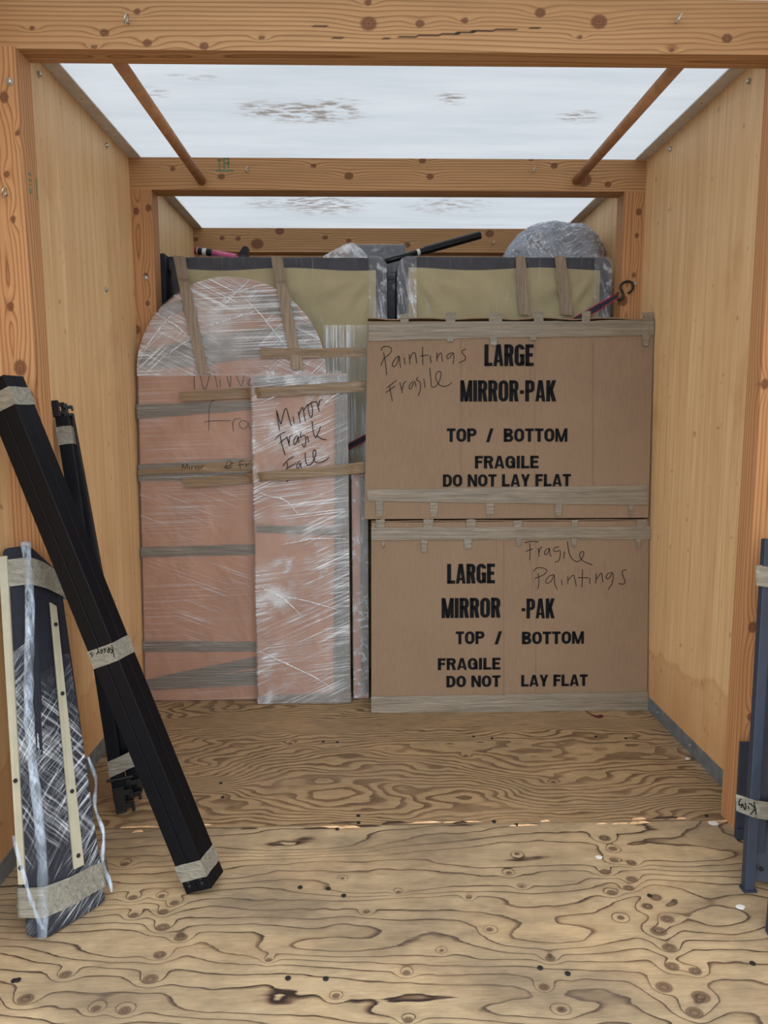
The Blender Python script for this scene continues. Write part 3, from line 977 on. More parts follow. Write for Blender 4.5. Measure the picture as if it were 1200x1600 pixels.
cv = lambda s, ox, oy: (lambda x, y: (x / s + ox, y / s + oy))
handwriting('handwriting', box_u, frU, [
    [(160, 180), (175, 145), (220, 135), (262, 155), (255, 195), (215, 235), (185, 260), (160, 325)], [(185, 195), (205, 310), (217, 415)],
    [(330, 230), (290, 270), (272, 320), (290, 335), (320, 300), (338, 230), (345, 290), (355, 348)], [(388, 245), (398, 318)],
    [(437, 210), (445, 315)], [(440, 270), (470, 205), (495, 200), (505, 250), (513, 305)], [(568, 140), (572, 320)], [(545, 232), (628, 220)],
    [(645, 225), (652, 300)], [(710, 195), (712, 285)], [(712, 250), (740, 205), (755, 210), (765, 285)],
    [(865, 195), (820, 215), (808, 245), (825, 255), (860, 215), (872, 200), (878, 250), (870, 310)], [(997, 160), (960, 180), (965, 205), (990, 235), (985, 270), (925, 298)],
    [(215, 545), (310, 472)], [(245, 530), (255, 590), (272, 675)], [(205, 592), (300, 525)], [(345, 490), (372, 595)], [(368, 560), (385, 500), (408, 478)],
    [(470, 480), (440, 520), (440, 555), (460, 545), (490, 480), (505, 535)], [(525, 438), (510, 465), (545, 490), (548, 560), (525, 625)], [(582, 455), (595, 545)],
    [(640, 345), (655, 500), (660, 530), (690, 535), (735, 480), (752, 400), (735, 382), (705, 400), (700, 450), (730, 510), (780, 530), (820, 520), (860, 490)]],
    cv(6.3158, 570, 520), .0044, .0014, dots=[(380, 215, 0), (622, 180, 0), (582, 360, 1)], cuts=(13,))
handwriting('handwriting', box_l, frL, [
    [(110, 103), (170, 90), (235, 95)], [(155, 105), (160, 180), (155, 258)], [(120, 180), (185, 155)], [(232, 150), (240, 228)], [(238, 195), (250, 150), (268, 140)],
    [(330, 150), (300, 165), (288, 195), (300, 210), (325, 180), (332, 150), (335, 195), (345, 225)],
    [(420, 135), (375, 150), (372, 175), (400, 180), (425, 170), (428, 220), (410, 265), (378, 275)], [(465, 180), (460, 245)],
    [(492, 90), (505, 180), (530, 240), (575, 270), (610, 255), (638, 205), (630, 180), (605, 195), (605, 230), (640, 270), (715, 300)],
    [(190, 360), (215, 330), (260, 325), (308, 345), (290, 380), (230, 410), (200, 420)], [(232, 375), (238, 440), (230, 515)],
    [(375, 385), (330, 400), (300, 440), (310, 465), (350, 440), (375, 390), (380, 470), (405, 520)], [(440, 430), (445, 482)],
    [(497, 400), (495, 470)], [(497, 440), (530, 400), (550, 395), (560, 440), (572, 490)], [(627, 340), (622, 500)], [(585, 412), (680, 415)], [(690, 415), (693, 470)],
    [(748, 375), (745, 465)], [(748, 430), (790, 375), (800, 385), (808, 455)],
    [(898, 365), (850, 380), (838, 415), (860, 420), (895, 375), (900, 420), (885, 475), (855, 520)], [(1018, 345), (985, 350), (985, 390), (1005, 440), (995, 470), (945, 465)]],
    cv(5.714, 800, 830), .0044, .0014, dots=[(435, 350), (695, 352), (455, 98)], cuts=(8,))

# packing tape on the cartons
c7 = cv(2.4, 560, 470); c8 = cv(2.4, 560, 790)
Q = lambda c, pts: [c(*p) for p in pts]
tape_patch('tape_band', box_u, frU, Q(c7, [(38, 84), (1108, 74), (1106, 130), (38, 150)]), M_tape, .005, 60, 10, .003, .004, 1)
tape_patch('tape_band', box_u, frU, Q(c7, [(32, 709), (1080, 690), (1082, 766), (34, 750)]), M_tape, .005, 60, 10, .003, .004, 2)
for i, (xa, xb, ya, yb) in enumerate([(155, 190, 50, 95), (325, 365, 46, 95), (487, 540, 46, 95), (655, 695, 40, 92), (835, 870, 40, 92), (1062, 1105, 44, 92), (330, 356, 140, 156),
                                      (492, 522, 138, 168), (638, 670, 125, 148), (1062, 1090, 125, 172), (65, 93, 750, 808), (268, 298, 757, 808), (478, 508, 760, 808), (735, 763, 760, 808),
                                      (1010, 1028, 765, 806)]):
    tape_patch('tape_piece', box_u, frU, Q(c7, [(xa, ya), (xb, ya), (xb - 4, yb), (xa + 3, yb)]), M_tape if i not in (6, 7) else M_taper, .0046 if ya < 100 or ya > 700 else .0075, 8, 10, .003, .004, i)
tape_patch('tape_band', box_l, frL, Q(c8, [(48, 82), (1094, 78), (1094, 124), (48, 131)]), M_tape, .005, 60, 10, .003, .004, 3)
tape_patch('tape_band', box_l, frL, Q(c8, [(48, 716), (1084, 697), (1086, 769), (48, 776)]), M_tape, .005, 60, 10, .003, .003, 4)
for i, (xa, xb, ya, yb) in enumerate([(66, 99, 52, 90), (243, 280, 50, 95), (404, 440, 52, 95), (580, 614, 55, 95), (798, 822, 54, 95), (1042, 1080, 52, 92), (86, 99, 132, 156), (234, 258, 128, 174),
                                      (395, 424, 125, 161), (590, 610, 115, 150), (797, 817, 115, 154), (1040, 1056, 125, 158), (1038, 1094, 92, 128)]):
    tape_patch('tape_piece', box_l, frL, Q(c8, [(xa, ya), (xb, ya), (xb - 3, yb), (xa + 2, yb)]), M_tape if i != 8 else M_taper, .0046 if ya < 100 else .0075, 8, 10, .003, .004, i + 30)

# ------------------------------------------------------------------ arched mirror
AX0, AX1, AZ = -.972, -.170, 1.405
frA = Frame((AX0, 3.050, 0.0015), (1, 0, 0), (0, .075, 1.8))
wA = AX1 - AX0
arch = thing('wrapped_mirror', (AX0 + wA / 2, 3.06, 0), 'tall arched mirror wrapped in brown paper and clear film against the left wall', 'mirror')


def arch_poly(k=0.0, n=40):
    R = wA / 2 + k; cx = wA / 2
    p = [(-k, -k * .2), (wA + k, -k * .2)]
    lean = lambda b: b
    hh = .395 / (wA / 2)
    p[0] = (-k, 0); p[1] = (wA + k, 0)
    p += [(cx + R * math.cos(math.pi * i / n), AZ + (R * hh) * math.sin(math.pi * i / n)) for i in range(n + 1)]
    return p


def shear(p, fr):      # the foot hugs the wall while the head stands a few millimetres off
    return [(a + (.013 * b / 1.4 if a < wA * .5 else 0.0), b) for a, b in p]


MB().prism(frA, shear(arch_poly(), frA), -.036, 0).build('paper_wrapping', M_paper, arch, bevel=.006)


def arch_sheet(b0, b1):
    def fn(s, r):
        b = b0 + (b1 - b0) * r
        if b <= AZ: a0, a1 = .001 + .013 * b / 1.4, wA - .001
        else:
            q = math.sqrt(max(0, 1 - ((b - AZ) / .396) ** 2)) * wA / 2
            a0, a1 = wA / 2 - q + .013, wA / 2 + q - .001
        return a0 + (a1 - a0) * s, b
    return fn


film_sheet('stretch_wrap', arch, frA, arch_sheet(AZ - .01, AZ + .394), W_arch, .0075, 50, 40, .004, 3)
film_sheet('stretch_wrap', arch, frA, arch_sheet(.004, AZ), W_low, .0075, 40, 60, .003, 5)
# darker tape bands under the film
for i, (q, mm) in enumerate([([(213, 632), (397, 626), (397, 640), (214, 655)], M_tapeg), ([(219, 552), (330, 520), (330, 572), (215, 576)], M_tapeg),
                             ([(220, 855), (402, 850), (402, 866), (220, 871)], M_tapeg), ([(223, 1001), (404, 1003), (404, 1018), (223, 1018)], M_tapeg),
                             ([(226, 1062), (404, 1024), (404, 1042), (226, 1077)], M_tapeg), ([(230, 1070), (404, 1046), (404, 1070), (230, 1078)], M_tapeg),
                             ([(216, 726), (400, 714), (400, 750), (216, 752)], M_tapeg), ([(330, 526), (488, 503), (502, 545), (330, 568)], M_tapeg),
                             ([(256, 478), (300, 462), (300, 482), (248, 500)], M_tapeg), ([(388, 452), (458, 470), (478, 505), (400, 485)], M_tapeg)]):
    tape_patch('tape_band', arch, frA, q, mm, .003, 30, 6, .001, .003, 50 + i)
cA = cv(8.571, 270, 580)
handwriting('handwriting', arch, frA, [
    [(290, -20), (288, 100), (292, 245)], [(290, -10), (360, 40), (400, 190), (430, 240), (460, 190), (500, 50), (540, 0), (570, 70), (600, 225)], [(635, 115), (640, 215)],
    [(725, 70), (770, 215), (780, 60)], [(850, 60), (920, 200), (950, 80), (980, 60)], [(1050, 100), (1010, 150), (1020, 190), (1050, 190)],
    [(570, 380), (510, 430), (490, 520), (485, 800)], [(430, 695), (470, 670), (780, 660)], [(800, 690), (815, 810)], [(800, 700), (840, 640), (920, 640)],
    [(1000, 680), (930, 660), (890, 710), (930, 770), (990, 750), (1010, 690), (1030, 760), (1070, 790)]], cA, .0045, .0012, dots=[(655, 0)], cuts=(6,))
tape_patch('tape_label', arch, frA, [(216, 735), (397, 716), (397, 737), (216, 741)], M_tape2, .0105, 30, 6, .002, .003, 71)
handwriting('handwriting', arch, frA, [
    [(135, 1330), (148, 1245), (175, 1310), (205, 1232), (212, 1318)], [(235, 1270), (238, 1318)], [(262, 1275), (265, 1318)], [(262, 1290), (290, 1270)], [(310, 1275), (312, 1318)], [(312, 1290), (335, 1270)],
    [(360, 1275), (340, 1300), (355, 1320), (375, 1295), (360, 1275)], [(390, 1270), (395, 1315)], [(395, 1285), (425, 1255)],
    [(690, 1280), (760, 1260), (820, 1225)], [(700, 1300), (800, 1270)], [(740, 1200), (720, 1300), (800, 1290)], [(760, 1190), (800, 1230)],
    [(905, 1205), (912, 1310)], [(880, 1255), (960, 1245)], [(905, 1205), (960, 1195)], [(985, 1235), (990, 1285)], [(990, 1255), (1040, 1225)]], cA, .0145, .0010, M_markerb, dots=[(237, 1252)], cuts=(9, 13))

def film_folds(parent, fr, lines, n, w=.0022):
    for (u0, v0, u1, v1) in lines:
        a, b = fr.ab(u0, v0), fr.ab(u1, v1)
        d = b - a; e = np.array([-d[1], d[0]]) / np.linalg.norm(d)
        V = []
        for i in range(14):
            t = i / 13
            p = a + d * t + e * (.022 * fbm(t * 2.2 + u0, v0, 3, 2) + .012 * math.sin(t * math.pi))
            ww = w * (.35 + abs(math.sin(t * math.pi)) * (.5 + vnoise(t * 7 + u0, v0, 2)))
            V += [fr.pt(*(p + e * ww), n), fr.pt(*p, n + ww * 1.2), fr.pt(*(p - e * ww), n)]
        mk('film_fold', V, grid_faces(14, 3), W_fold2, parent, smooth=True)


W_fold2 = m_wrap('film_fold_line', [((90, 90, 90), (0, .3, 0), .40, .6, .5, None, 0, 0, (2, 2, 2))], .35)
film_folds(arch, frA, [(368, 450, 448, 548), (216, 568, 272, 492), (240, 492, 306, 536), (345, 472, 420, 446), (300, 520, 420, 486), (262, 560, 300, 528), (420, 560, 490, 530)], .012)

# ------------------------------------------------------------------ rectangular mirror in front of it
frM = Frame((-.477, 3.006, .0015), (1, 0, 0), (0.005, .05, 1.4))
wM, hM = .400, 1.400
mir = thing('wrapped_mirror', (-.477 + wM / 2, 3.012, 0), 'narrow upright mirror in brown paper and film leaning in front of the arched one', 'mirror')
MB().prism(frM, [(0, 0), (wM, 0), (wM - .004, hM), (.001, hM)], -.030, 0).build('paper_wrapping', M_paper, mir, bevel=.005)
film_sheet('stretch_wrap', mir, frM, lambda s, r: (.001 + (wM - .004) * s, .002 + (hM - .004) * r), W_paper, .008, 36, 80, .005, 9)
MB().prism(frM, [(-.003, .01), (-.003, hM - .01), (-.002, hM - .01), (-.002, .01)], -.028, .004).build('stretch_wrap', W_paper, mir)
for i, (q, mm) in enumerate([([(396, 588), (542, 586), (543, 606), (396, 612)], M_tapeg), ([(523, 612), (543, 612), (548, 1082), (521, 1082)], M_tapegz),
                             ([(401, 820), (545, 824), (545, 838), (401, 832)], M_tapeg), ([(404, 1087), (549, 1081), (549, 1097), (404, 1098)], M_tapeg)]):
    tape_patch('tape_band', mir, frM, q, mm, .003, 30, 6, .001, .002, 80 + i)
film_folds(mir, frM, [(402, 1018, 520, 1076), (404, 632, 488, 603), (406, 912, 470, 964), (440, 850, 540, 842), (406, 770, 470, 802), (500, 640, 542, 606), (420, 930, 535, 955)], .0125)
# crumpled clear film standing up along the top edge
film_sheet('film_gather', mir, frM, lambda s, r: (.0 + .395 * s, hM - .035 + .045 * r * (0.6 + .5 * math.sin(s * 9) ** 2)), W_crumple, .011, 40, 8, .012, 12)
cM = cv(8.571, 400, 600)
handwriting('handwriting', mir, frM, [
    [(280, 355), (300, 500), (322, 625)], [(282, 360), (330, 520), (345, 520), (380, 370), (410, 330), (440, 430), (478, 560)], [(500, 440), (515, 530)],
    [(570, 370), (595, 525)], [(580, 420), (610, 330), (630, 320), (645, 400), (665, 505)], [(640, 360), (690, 285), (720, 270)],
    [(745, 255), (700, 290), (710, 370), (730, 445), (755, 430), (760, 330), (740, 255), (820, 240)], [(815, 235), (850, 370)], [(840, 300), (855, 230), (890, 210)],
    [(260, 740), (320, 680), (400, 640)], [(330, 690), (350, 800), (395, 950)], [(315, 795), (420, 715)], [(415, 700), (455, 830)], [(450, 790), (455, 710), (490, 690)],
    [(555, 690), (515, 740), (510, 800), (530, 810), (560, 740), (570, 700), (575, 790)], [(605, 640), (600, 720), (640, 690), (670, 720), (665, 810), (645, 845), (625, 800)], [(690, 690), (710, 780)],
    [(755, 500), (770, 640), (795, 715), (820, 690), (870, 570)], [(820, 690), (870, 730), (950, 750)],
    [(365, 1095), (430, 1020), (510, 970)], [(420, 1050), (425, 1120), (410, 1155), (440, 1260), (415, 1310)], [(430, 1120), (540, 1060)],
    [(600, 1030), (560, 1060), (550, 1120), (575, 1120), (600, 1060), (610, 1125)],
    [(665, 920), (665, 1010), (690, 1080), (730, 1080), (780, 1010), (805, 930), (795, 885), (770, 900), (770, 980), (800, 1045), (850, 1050), (920, 1030), (985, 975)]],
    cM, .0125, .0017, M_markerb, dots=[(478, 385), (675, 560)], cuts=(9, 20))

# narrow package seen edge-on between mirror and boxes
pk = thing('wrapped_package', (-.034, 3.02, 0), 'slim film-wrapped package standing edge-on between the narrow mirror and the boxes', 'package')
frP = Frame((-.069, 3.050, .0015), (1, 0, 0), (0, .03, 1.0))
MB().prism(frP, [(0, 0), (.070, 0), (.070, .985), (0, .985)], -.10, 0).build('paper_wrapping', M_paper, pk, bevel=.006)
tape_patch('tape_band', pk, frP, [(.035, .97), (.069, .97), (.069, .02), (.035, .02)], M_tapegz, .0015, 6, 40, .001, .002, 91, px=False)
film_sheet('stretch_wrap', pk, frP, lambda s, r: (.001 + .068 * s, .004 + .976 * r), W_crumple, .006, 10, 60, .004, 15)

# ------------------------------------------------------------------ split box springs standing on end
def rounded(w, h, r, n=6):
    p = []
    for cx, cy, a in ((w - r, r, -90), (w - r, h - r, 0), (r, h - r, 90), (r, r, 180)):
        p += [(cx + r * math.cos(math.radians(a + 90 * i / n)), cy + r * math.sin(math.radians(a + 90 * i / n))) for i in range(n + 1)]
    return p


def round_in(a, b, w, h, r=.052):
    """keep a point of the film inside the rounded outline"""
    cx, cy = min(max(a, r), w - r), min(b, h - r)
    d = math.hypot(a - cx, b - cy)
    if d > r - .002 and b > h - r: a, b = cx + (a - cx) * (r - .002) / d, cy + (b - cy) * (r - .002) / d
    return a, b


def box_spring(x0, x1, ztop, label, seed):
    y = 3.300
    fr = Frame((x0, y, .002), (1, 0, 0), (0, 0, 1))
    w, h = x1 - x0, ztop
    t = thing('box_spring', ((x0 + x1) / 2, y + .1, 0), label, 'box spring', 'pair of box springs on end')
    MB().prism(fr, rounded(w, h, .05), -.2, 0).build('border_fabric', M_border, t, bevel=.012, seg=3)
    # dust cover, pulled into soft folds from its corners
    m = .052; nu, nv = 60, 90
    V = []
    for i in range(nu):
        for j in range(nv):
            s, r = i / (nu - 1), j / (nv - 1)
            a, b = m + (w - 2 * m) * s, m + (h - 2 * m) * r  # inside the border
            ed = min(s, 1 - s, r * 1.9, (1 - r) * 1.9)
            fold = 0
            for cx, cy in ((w - m, h - m), (m, h - m)):
                dx, dy = a - cx, b - cy
                fold += .013 * math.sin(math.atan2(dy, dx) * 13) * math.exp(-(dx * dx + dy * dy) / .09) * min(1, math.hypot(dx, dy) * 8)
            b2 = b + (.006 * math.sin(s * 9 + seed) if j == nv - 1 else 0)
            V.append(fr.pt(a, b2, .002 + min(1, ed * 12) * (.017 + fold + .010 * fbm(a * 3, b * 7, seed, 2))))
    mk('dust_cover', V, grid_faces(nu, nv), M_cover, t, smooth=True)
    film_sheet('stretch_wrap', t, fr, lambda s, r: round_in(.004 + (w - .008) * s, .004 + (h - .006) * r, w, h), W_spring, .036, 50, 60, .004, seed)
    return t, fr


bsL, frSL = box_spring(-.850, .093, 1.915, 'box spring with beige dust cover behind the arched mirror', 3)
bsR, frSR = box_spring(.133, 1.084, 1.918, 'box spring with beige dust cover rising behind the upper cardboard box', 8)
for fr, t, a0 in ((frSL, bsL, .86), (frSR, bsR, .0), (frSR, bsR, .86)):
    film_sheet('film_gather', t, fr, lambda s, r: round_in(a0 + (.078 if a0 > .1 else .085) * s, 1.60 + .312 * r, .943 if fr is frSL else .951, 1.914), W_gath, .042, 16, 40, .006, int(a0 * 10) + 20)
# vertical film bands with painted white sheen on the left one, beside the arch
film_sheet('film_gather', bsL, frSL, lambda s, r: (.66 + .28 * s, .9 + .72 * r), m_wrap('stretched_film', [
    ((130, 130, 1.6), (0, 0, 0), .42, .62, .75, (10, 10, 4), .36, .56, (1, 1, 1))], 0.12), .043, 20, 30, .004, 31)

# dark frame piece behind the left box spring
df = thing('dark_frame_panel', (-.905, 3.5, 0), 'dark panel edge in film between the left box spring and the post', 'panel')
MB().box(-.915, -.893, 3.36, 3.50, .002, 1.945).build('panel', M_border, df, bevel=.004)
MB().box(-.892, -.862, 3.40, 3.49, 1.88, 1.94).build('corner_piece', M_border, df, bevel=.006)

# wrapped mattress behind both box springs (seen in the gap between them)
mt = thing('wrapped_mattress', (.1, 3.7, 0), 'film-wrapped grey mattress seen in the gap between the box springs', 'mattress')
MB().box(-.86, 1.10, 3.54, 3.86, .002, 1.90).build('mattress_cover', M_greyfab, mt, bevel=.03, seg=3)
frG = Frame((-.86, 3.54, .002), (1, 0, 0), (0, 0, 1))
film_sheet('stretch_wrap', mt, frG, lambda s, r: (.03 + 1.9 * s, .03 + 1.83 * r), W_crumple, .006, 60, 40, .006, 41)

# ------------------------------------------------------------------ things on top of the load
# big grey bundle
bd = thing('wrapped_bundle', (.95, 3.7, 1.90), 'rounded grey bundle in crumpled clear film on top at the right', 'bundle')


def blob(cx, cy, z0, sx, sy, sz, seed, k=0.0, nu=48, nv=26):
    V = []
    for i in range(nv):
        ph = math.pi / 2 * i / (nv - 1)
        for j in range(nu):
            th = 2 * math.pi * j / nu
            c_, s_ = math.cos(th), math.sin(th)
            e = .62
            x = math.copysign(abs(c_) ** e, c_) * math.cos(ph) ** .62; y = math.copysign(abs(s_) ** e, s_) * math.cos(ph) ** .62
            z = math.sin(ph) ** .9
            z *= (1 - .28 * max(0, -x) ** 1.6 - .08 * max(0, x) ** 3)
            d = .05 * fbm(x * 3 + seed, y * 3 + z * 3, seed, 3)
            V.append((cx + x * (sx + d + k), cy + y * (sy + d + k), z0 + z * (sz + d * .7 + k)))
    F = [(i * nu + j, i * nu + (j + 1) % nu, (i + 1) * nu + (j + 1) % nu, (i + 1) * nu + j) for i in range(nv - 1) for j in range(nu)]
    F.append(tuple(range(nu))[::-1])
    return V, F


V, F = blob(.915, 3.70, 1.902, .255, .14, .262, 4)
mk('bundle_fabric', V, F, M_bluegrey, bd, smooth=True)
V, F = blob(.915, 3.70, 1.902, .255, .14, .262, 4, .004)
mk('stretch_wrap', V, F, W_bundle, bd, smooth=True)
MB().hexa([at_y(861, 356, 3.60), at_y(869, 353, 3.60), at_y(869, 357, 3.62), at_y(862, 360, 3.62)] + [p + np.array([0, .01, .006]) for p in (at_y(861, 356, 3.60), at_y(869, 353, 3.60), at_y(869, 357, 3.62), at_y(862, 360, 3.62))]).build('handle_tab', M_blackm, bd)

# grey flat cushion and a crumple of clear film beside it
cu = thing('grey_cushion', (.05, 3.66, 1.90), 'flat grey cushion in clear film lying on top by the black tube', 'cushion')
MB().box(-.075, .187, 3.60, 3.78, 1.902, 2.040).build('cushion_fabric', M_greyfab, cu, bevel=.012, seg=3)
MB().box(-.079, .191, 3.596, 3.784, 1.901, 2.044).build('stretch_wrap', W_crumple, cu, bevel=.014, seg=3)
fm = MB()
pk_px = [[(505, 400), (540, 381), (552, 379), (566, 390), (574, 400)], [(505, 402), (534, 390), (545, 384), (562, 394), (575, 402)], [(505, 404), (532, 400), (542, 396), (560, 402), (575, 404)]]
V = [at_y(u, v, 3.585 - .012 * i + .006 * (j % 2)) for i, row in enumerate(pk_px) for j, (u, v) in enumerate(row)]
V += [p * [1, 1, 0] + [0, 0, 1.902] for p in V[-5:]]
V += [p + np.array([0, .012, 0]) for p in V[:5]]
Fc = grid_faces(4, 5) + [(20 + j, 21 + j, j + 1, j) for j in range(4)]
fb = mk('plastic_film', V, Fc, m_wrap('loose_film', [((30, 30, 30), (0, .3, 0), .42, .7, .7, None, 0, 0, (1, 2, 3))], .35), None)
tag(fb, 'crumpled clear plastic film on top left of the grey cushion', 'plastic film')

# black tube
tb = thing('black_tube', (.3, 3.42, 1.93), 'black padded tube slanting up over the right box spring', 'tube')
A, B = np.array([.062, 3.395, 1.912]), at_y(751, 367, 3.47)
ax = B - A
k = lambda t: A + ax * t
MB().tube([k(0), k(.36)], .013, 14).build('tube', M_blackm, tb, smooth=True)
MB().tube([k(.36), k(.39)], .0142, 14).build('white_collar', M_white, tb, smooth=True)
MB().tube([k(.39), k(.43), k(.44), k(.995), k(1)], [.015, .015, .018, .018, .013], 14).build('foam_grip', M_blackm, tb, smooth=False)
# support: tube rests on the corner of the right box spring

# pink pole with wrapped grip
pp = thing('pink_pole', (-.7, 3.62, 1.96), 'pink pole with white and black grip lying on top at the left', 'pole')
A, B = at_y(304, 391, 3.60), at_y(366, 400, 3.60)
ax = B - A
MB().tube([k(0), k(.01), k(.06), k(.065)], [.012, .017, .017, .013], 14).build('end_cap', M_red, pp, smooth=False)
MB().tube([k(.06), k(.30)], .0155, 14).build('white_label', M_white, pp, smooth=True)
MB().tube([k(.30), k(.33), k(.42), k(.44)], [.015, .0185, .0185, .014], 14).build('black_band', M_blackm, pp)
MB().tube([k(.43), k(.6), k(1.05)], [.0135, .013, .010], 14).build('pole_shaft', M_pink, pp, smooth=True)
MB().tube([k(.09), k(.2)], .0159, 14).build('printed_mark', M_blackm, pp)
wg = thing('dark_wedge', (-.57, 3.62, 1.95), 'small dark wedge standing on top beyond the pink pole', 'wedge')
P = [at_y(u, v, 3.64) for u, v in ((366, 402), (388, 402), (387, 385), (380, 384), (374, 393))]
for p in P[:2]: p[2] = 1.902
MB().add(P + [p + np.array([0, .05, 0]) for p in P], [(0, 1, 2, 3, 4), (9, 8, 7, 6, 5)] + [(i, (i + 1) % 5, (i + 1) % 5 + 5, i + 5) for i in range(5)]).build('wedge_body', M_blackm, wg, bevel=.003)

# ------------------------------------------------------------------ ratchet strap with its hook
hk = thing('tie_down_strap', (1.02, 3.1, 1.70), 'navy tie-down strap with red edges and black hook on the right middle post', 'strap')
hy = D2F - .022
hook_px = [(966, 457), (963, 463), (966, 468), (972, 467), (974, 460), (970, 452), (970, 446), (975, 441), (983, 440), (988, 443), (989, 450), (985, 456), (981, 458)]
pts = [at_y(u, v, hy + .002 * math.sin(i)) for i, (u, v) in enumerate(hook_px)]
sm_ = []
for i in range(len(pts) - 1):
    p0, p1, p2, p3 = pts[max(i - 1, 0)], pts[i], pts[i + 1], pts[min(i + 2, len(pts) - 1)]
    for t in (0, .33, .66): sm_.append(.5 * (2 * p1 + (p2 - p0) * t + (2 * p0 - 5 * p1 + 4 * p2 - p3) * t * t + (3 * p1 - p0 - 3 * p2 + p3) * t ** 3))
MB().tube(sm_ + [pts[-1]], .0052, 10).build('hook', M_blackm, hk, smooth=True)
eye_hook(at_y(990, 445, D2F), postMR, .009)


def webbing(parent, P, Q_, wid, name='webbing', tk=.002):
    """flat strap between two points, its width standing roughly upright, red edge threads"""
    P, Q_ = np.asarray(P), np.asarray(Q_)
    d = nrm(Q_ - P); up = np.array([0, 0, 1.0]); e = nrm(up - d * np.dot(up, d)); nn = np.cross(d, e)
    if nn[1] > 0: nn = -nn
    L = np.linalg.norm(Q_ - P)
    MB().beam(P - e * wid / 2 - nn * tk / 2, d, L, e * wid, nn * tk).build(name, M_strap, parent)
    m = MB()
    for s in (-1, 1):
        m.beam(P + e * (s * wid / 2 - .0022) - nn * (tk / 2 + .0006), d, L, e * .0044, nn * (tk + .0012))
    m.build('red_edge', M_red, parent)


webbing(hk, at_y(965, 462, hy), at_y(938, 478, hy), .020, tk=.006)
webbing(hk, at_y(944, 475, hy + .003), at_y(890, 506, hy + .010), .026)
st2 = thing('tie_down_strap', (-.04, 3.25, 1.1), 'navy strap with red edges crossing the narrow gap left of the upper box', 'strap')
webbing(st2, at_y(543, 699, 3.236), at_y(590, 674, 3.236), .024)
st3 = MB()
P = [at_z(916, 1113, .002), at_z(926, 1119, .002), at_z(934, 1121, .003), at_z(941, 1119, .002)]
V = []
for i, p in enumerate(P): V += [p + np.array([.0, .012, 0]), p + np.array([.004, -.006, 0])]
V2 = [v + np.array([0, 0, .003]) for v in V]
MBq = MB().add(V + V2, [(2 * i, 2 * i + 1, 2 * i + 3, 2 * i + 2) for i in range(3)] + [(8 + 2 * i, 8 + 2 * i + 2, 8 + 2 * i + 3, 8 + 2 * i + 1) for i in range(3)] + [(0, 8, 9, 1), (6, 7, 15, 14)] +
               [(2 * i + 1, 8 + 2 * i + 1, 8 + 2 * i + 3, 2 * i + 3) for i in range(3)] + [(2 * i, 2 * i + 2, 8 + 2 * i + 2, 8 + 2 * i) for i in range(3)])
o = MBq.build('strap_end', plain('dark_red_webbing', srgb(84, 24, 34), .7))
tag(o, 'short dark red strap end on the floor under the lower cardboard box', 'strap')

# ------------------------------------------------------------------ long tapes that tie the load together
def free_tape(label, quad_px, ys, mat, seed, nu=44, nv=7, name='packing_tape', amp=.002):
    """tape stretched between things; each end at its own distance"""
    V = []
    q = [np.array(p, float) for p in quad_px]
    for i in range(nu):
        s = i / (nu - 1)
        y = np.interp(s, [a for a, _ in ys], [b for _, b in ys])
        top, bot = q[0] * (1 - s) + q[1] * s, q[3] * (1 - s) + q[2] * s
        bow = math.sin(s * math.pi) * 1.0
        for j in range(nv):
            r = j / (nv - 1)
            uv = top * (1 - r) + bot * r
            p = at_y(uv[0], uv[1] + bow + 1.5 * fbm(s * 5, r * 2, seed, 2), y)
            p[1] -= amp * (.5 + fbm(s * 7, r * 6, seed, 2))
            V.append(p)
    o = mk(name, V, grid_faces(nu, nv), mat, None, smooth=True)
    return tag(o, label, 'packing tape', 'long packing tapes tying the load')


yM = lambda v: 3.006 + .05 * (1098 - v) / 515 * 1.0 - .018
yA = lambda v: 3.05 + .075 * (1092 - v) / 664 - .018
free_tape('tan tape from the arch to the upper box, uppermost of three level tapes', [(407, 543), (572, 543), (572, 557), (407, 560)], [(0, yA(550)), (.55, yA(550)), (1, 3.06)], M_tape2, 1)
free_tape('tan tape across the top of the narrow mirror', [(280, 612), (571, 594), (571, 611), (284, 627)], [(0, yA(618)), (.36, yA(618)), (.42, yM(610)), (.9, yM(605)), (1, 3.045)], M_tape2, 2)
free_tape('tan tape across the narrow mirror just below its handwriting', [(284, 748), (569, 722), (569, 739), (290, 762)], [(0, yA(750)), (.36, yA(750)), (.43, yM(740)), (.9, yM(735)), (1, 3.0)], M_tape2, 3)
# hanging tapes
def hang(label, pts, wpx, mat, seed):
    V = []; n = 90; nv = 6
    pts = [(np.array(p[:2], float), p[2]) for p in pts]
    ks = np.array([(p[0][1] - pts[0][0][1]) / (pts[-1][0][1] - pts[0][0][1]) for p in pts])
    for i in range(n):
        s = i / (n - 1)
        c = np.array([np.interp(s, ks, [p[0][0] for p in pts]), np.interp(s, ks, [p[0][1] for p in pts])])
        y = np.interp(s, ks, [p[1] for p in pts])
        for j in range(nv):
            r = j / (nv - 1) - .5
            p = at_y(c[0] + r * wpx * (1 + .25 * fbm(s * 5, seed, seed, 2)), c[1] + r * 2, y - .003 * fbm(s * 9, r * 3, seed, 2))
            V.append(p)
    o = mk('packing_tape', V, grid_faces(n, nv), mat, None, smooth=True)
    return tag(o, label, 'packing tape', 'upright packing tapes down from the box springs')


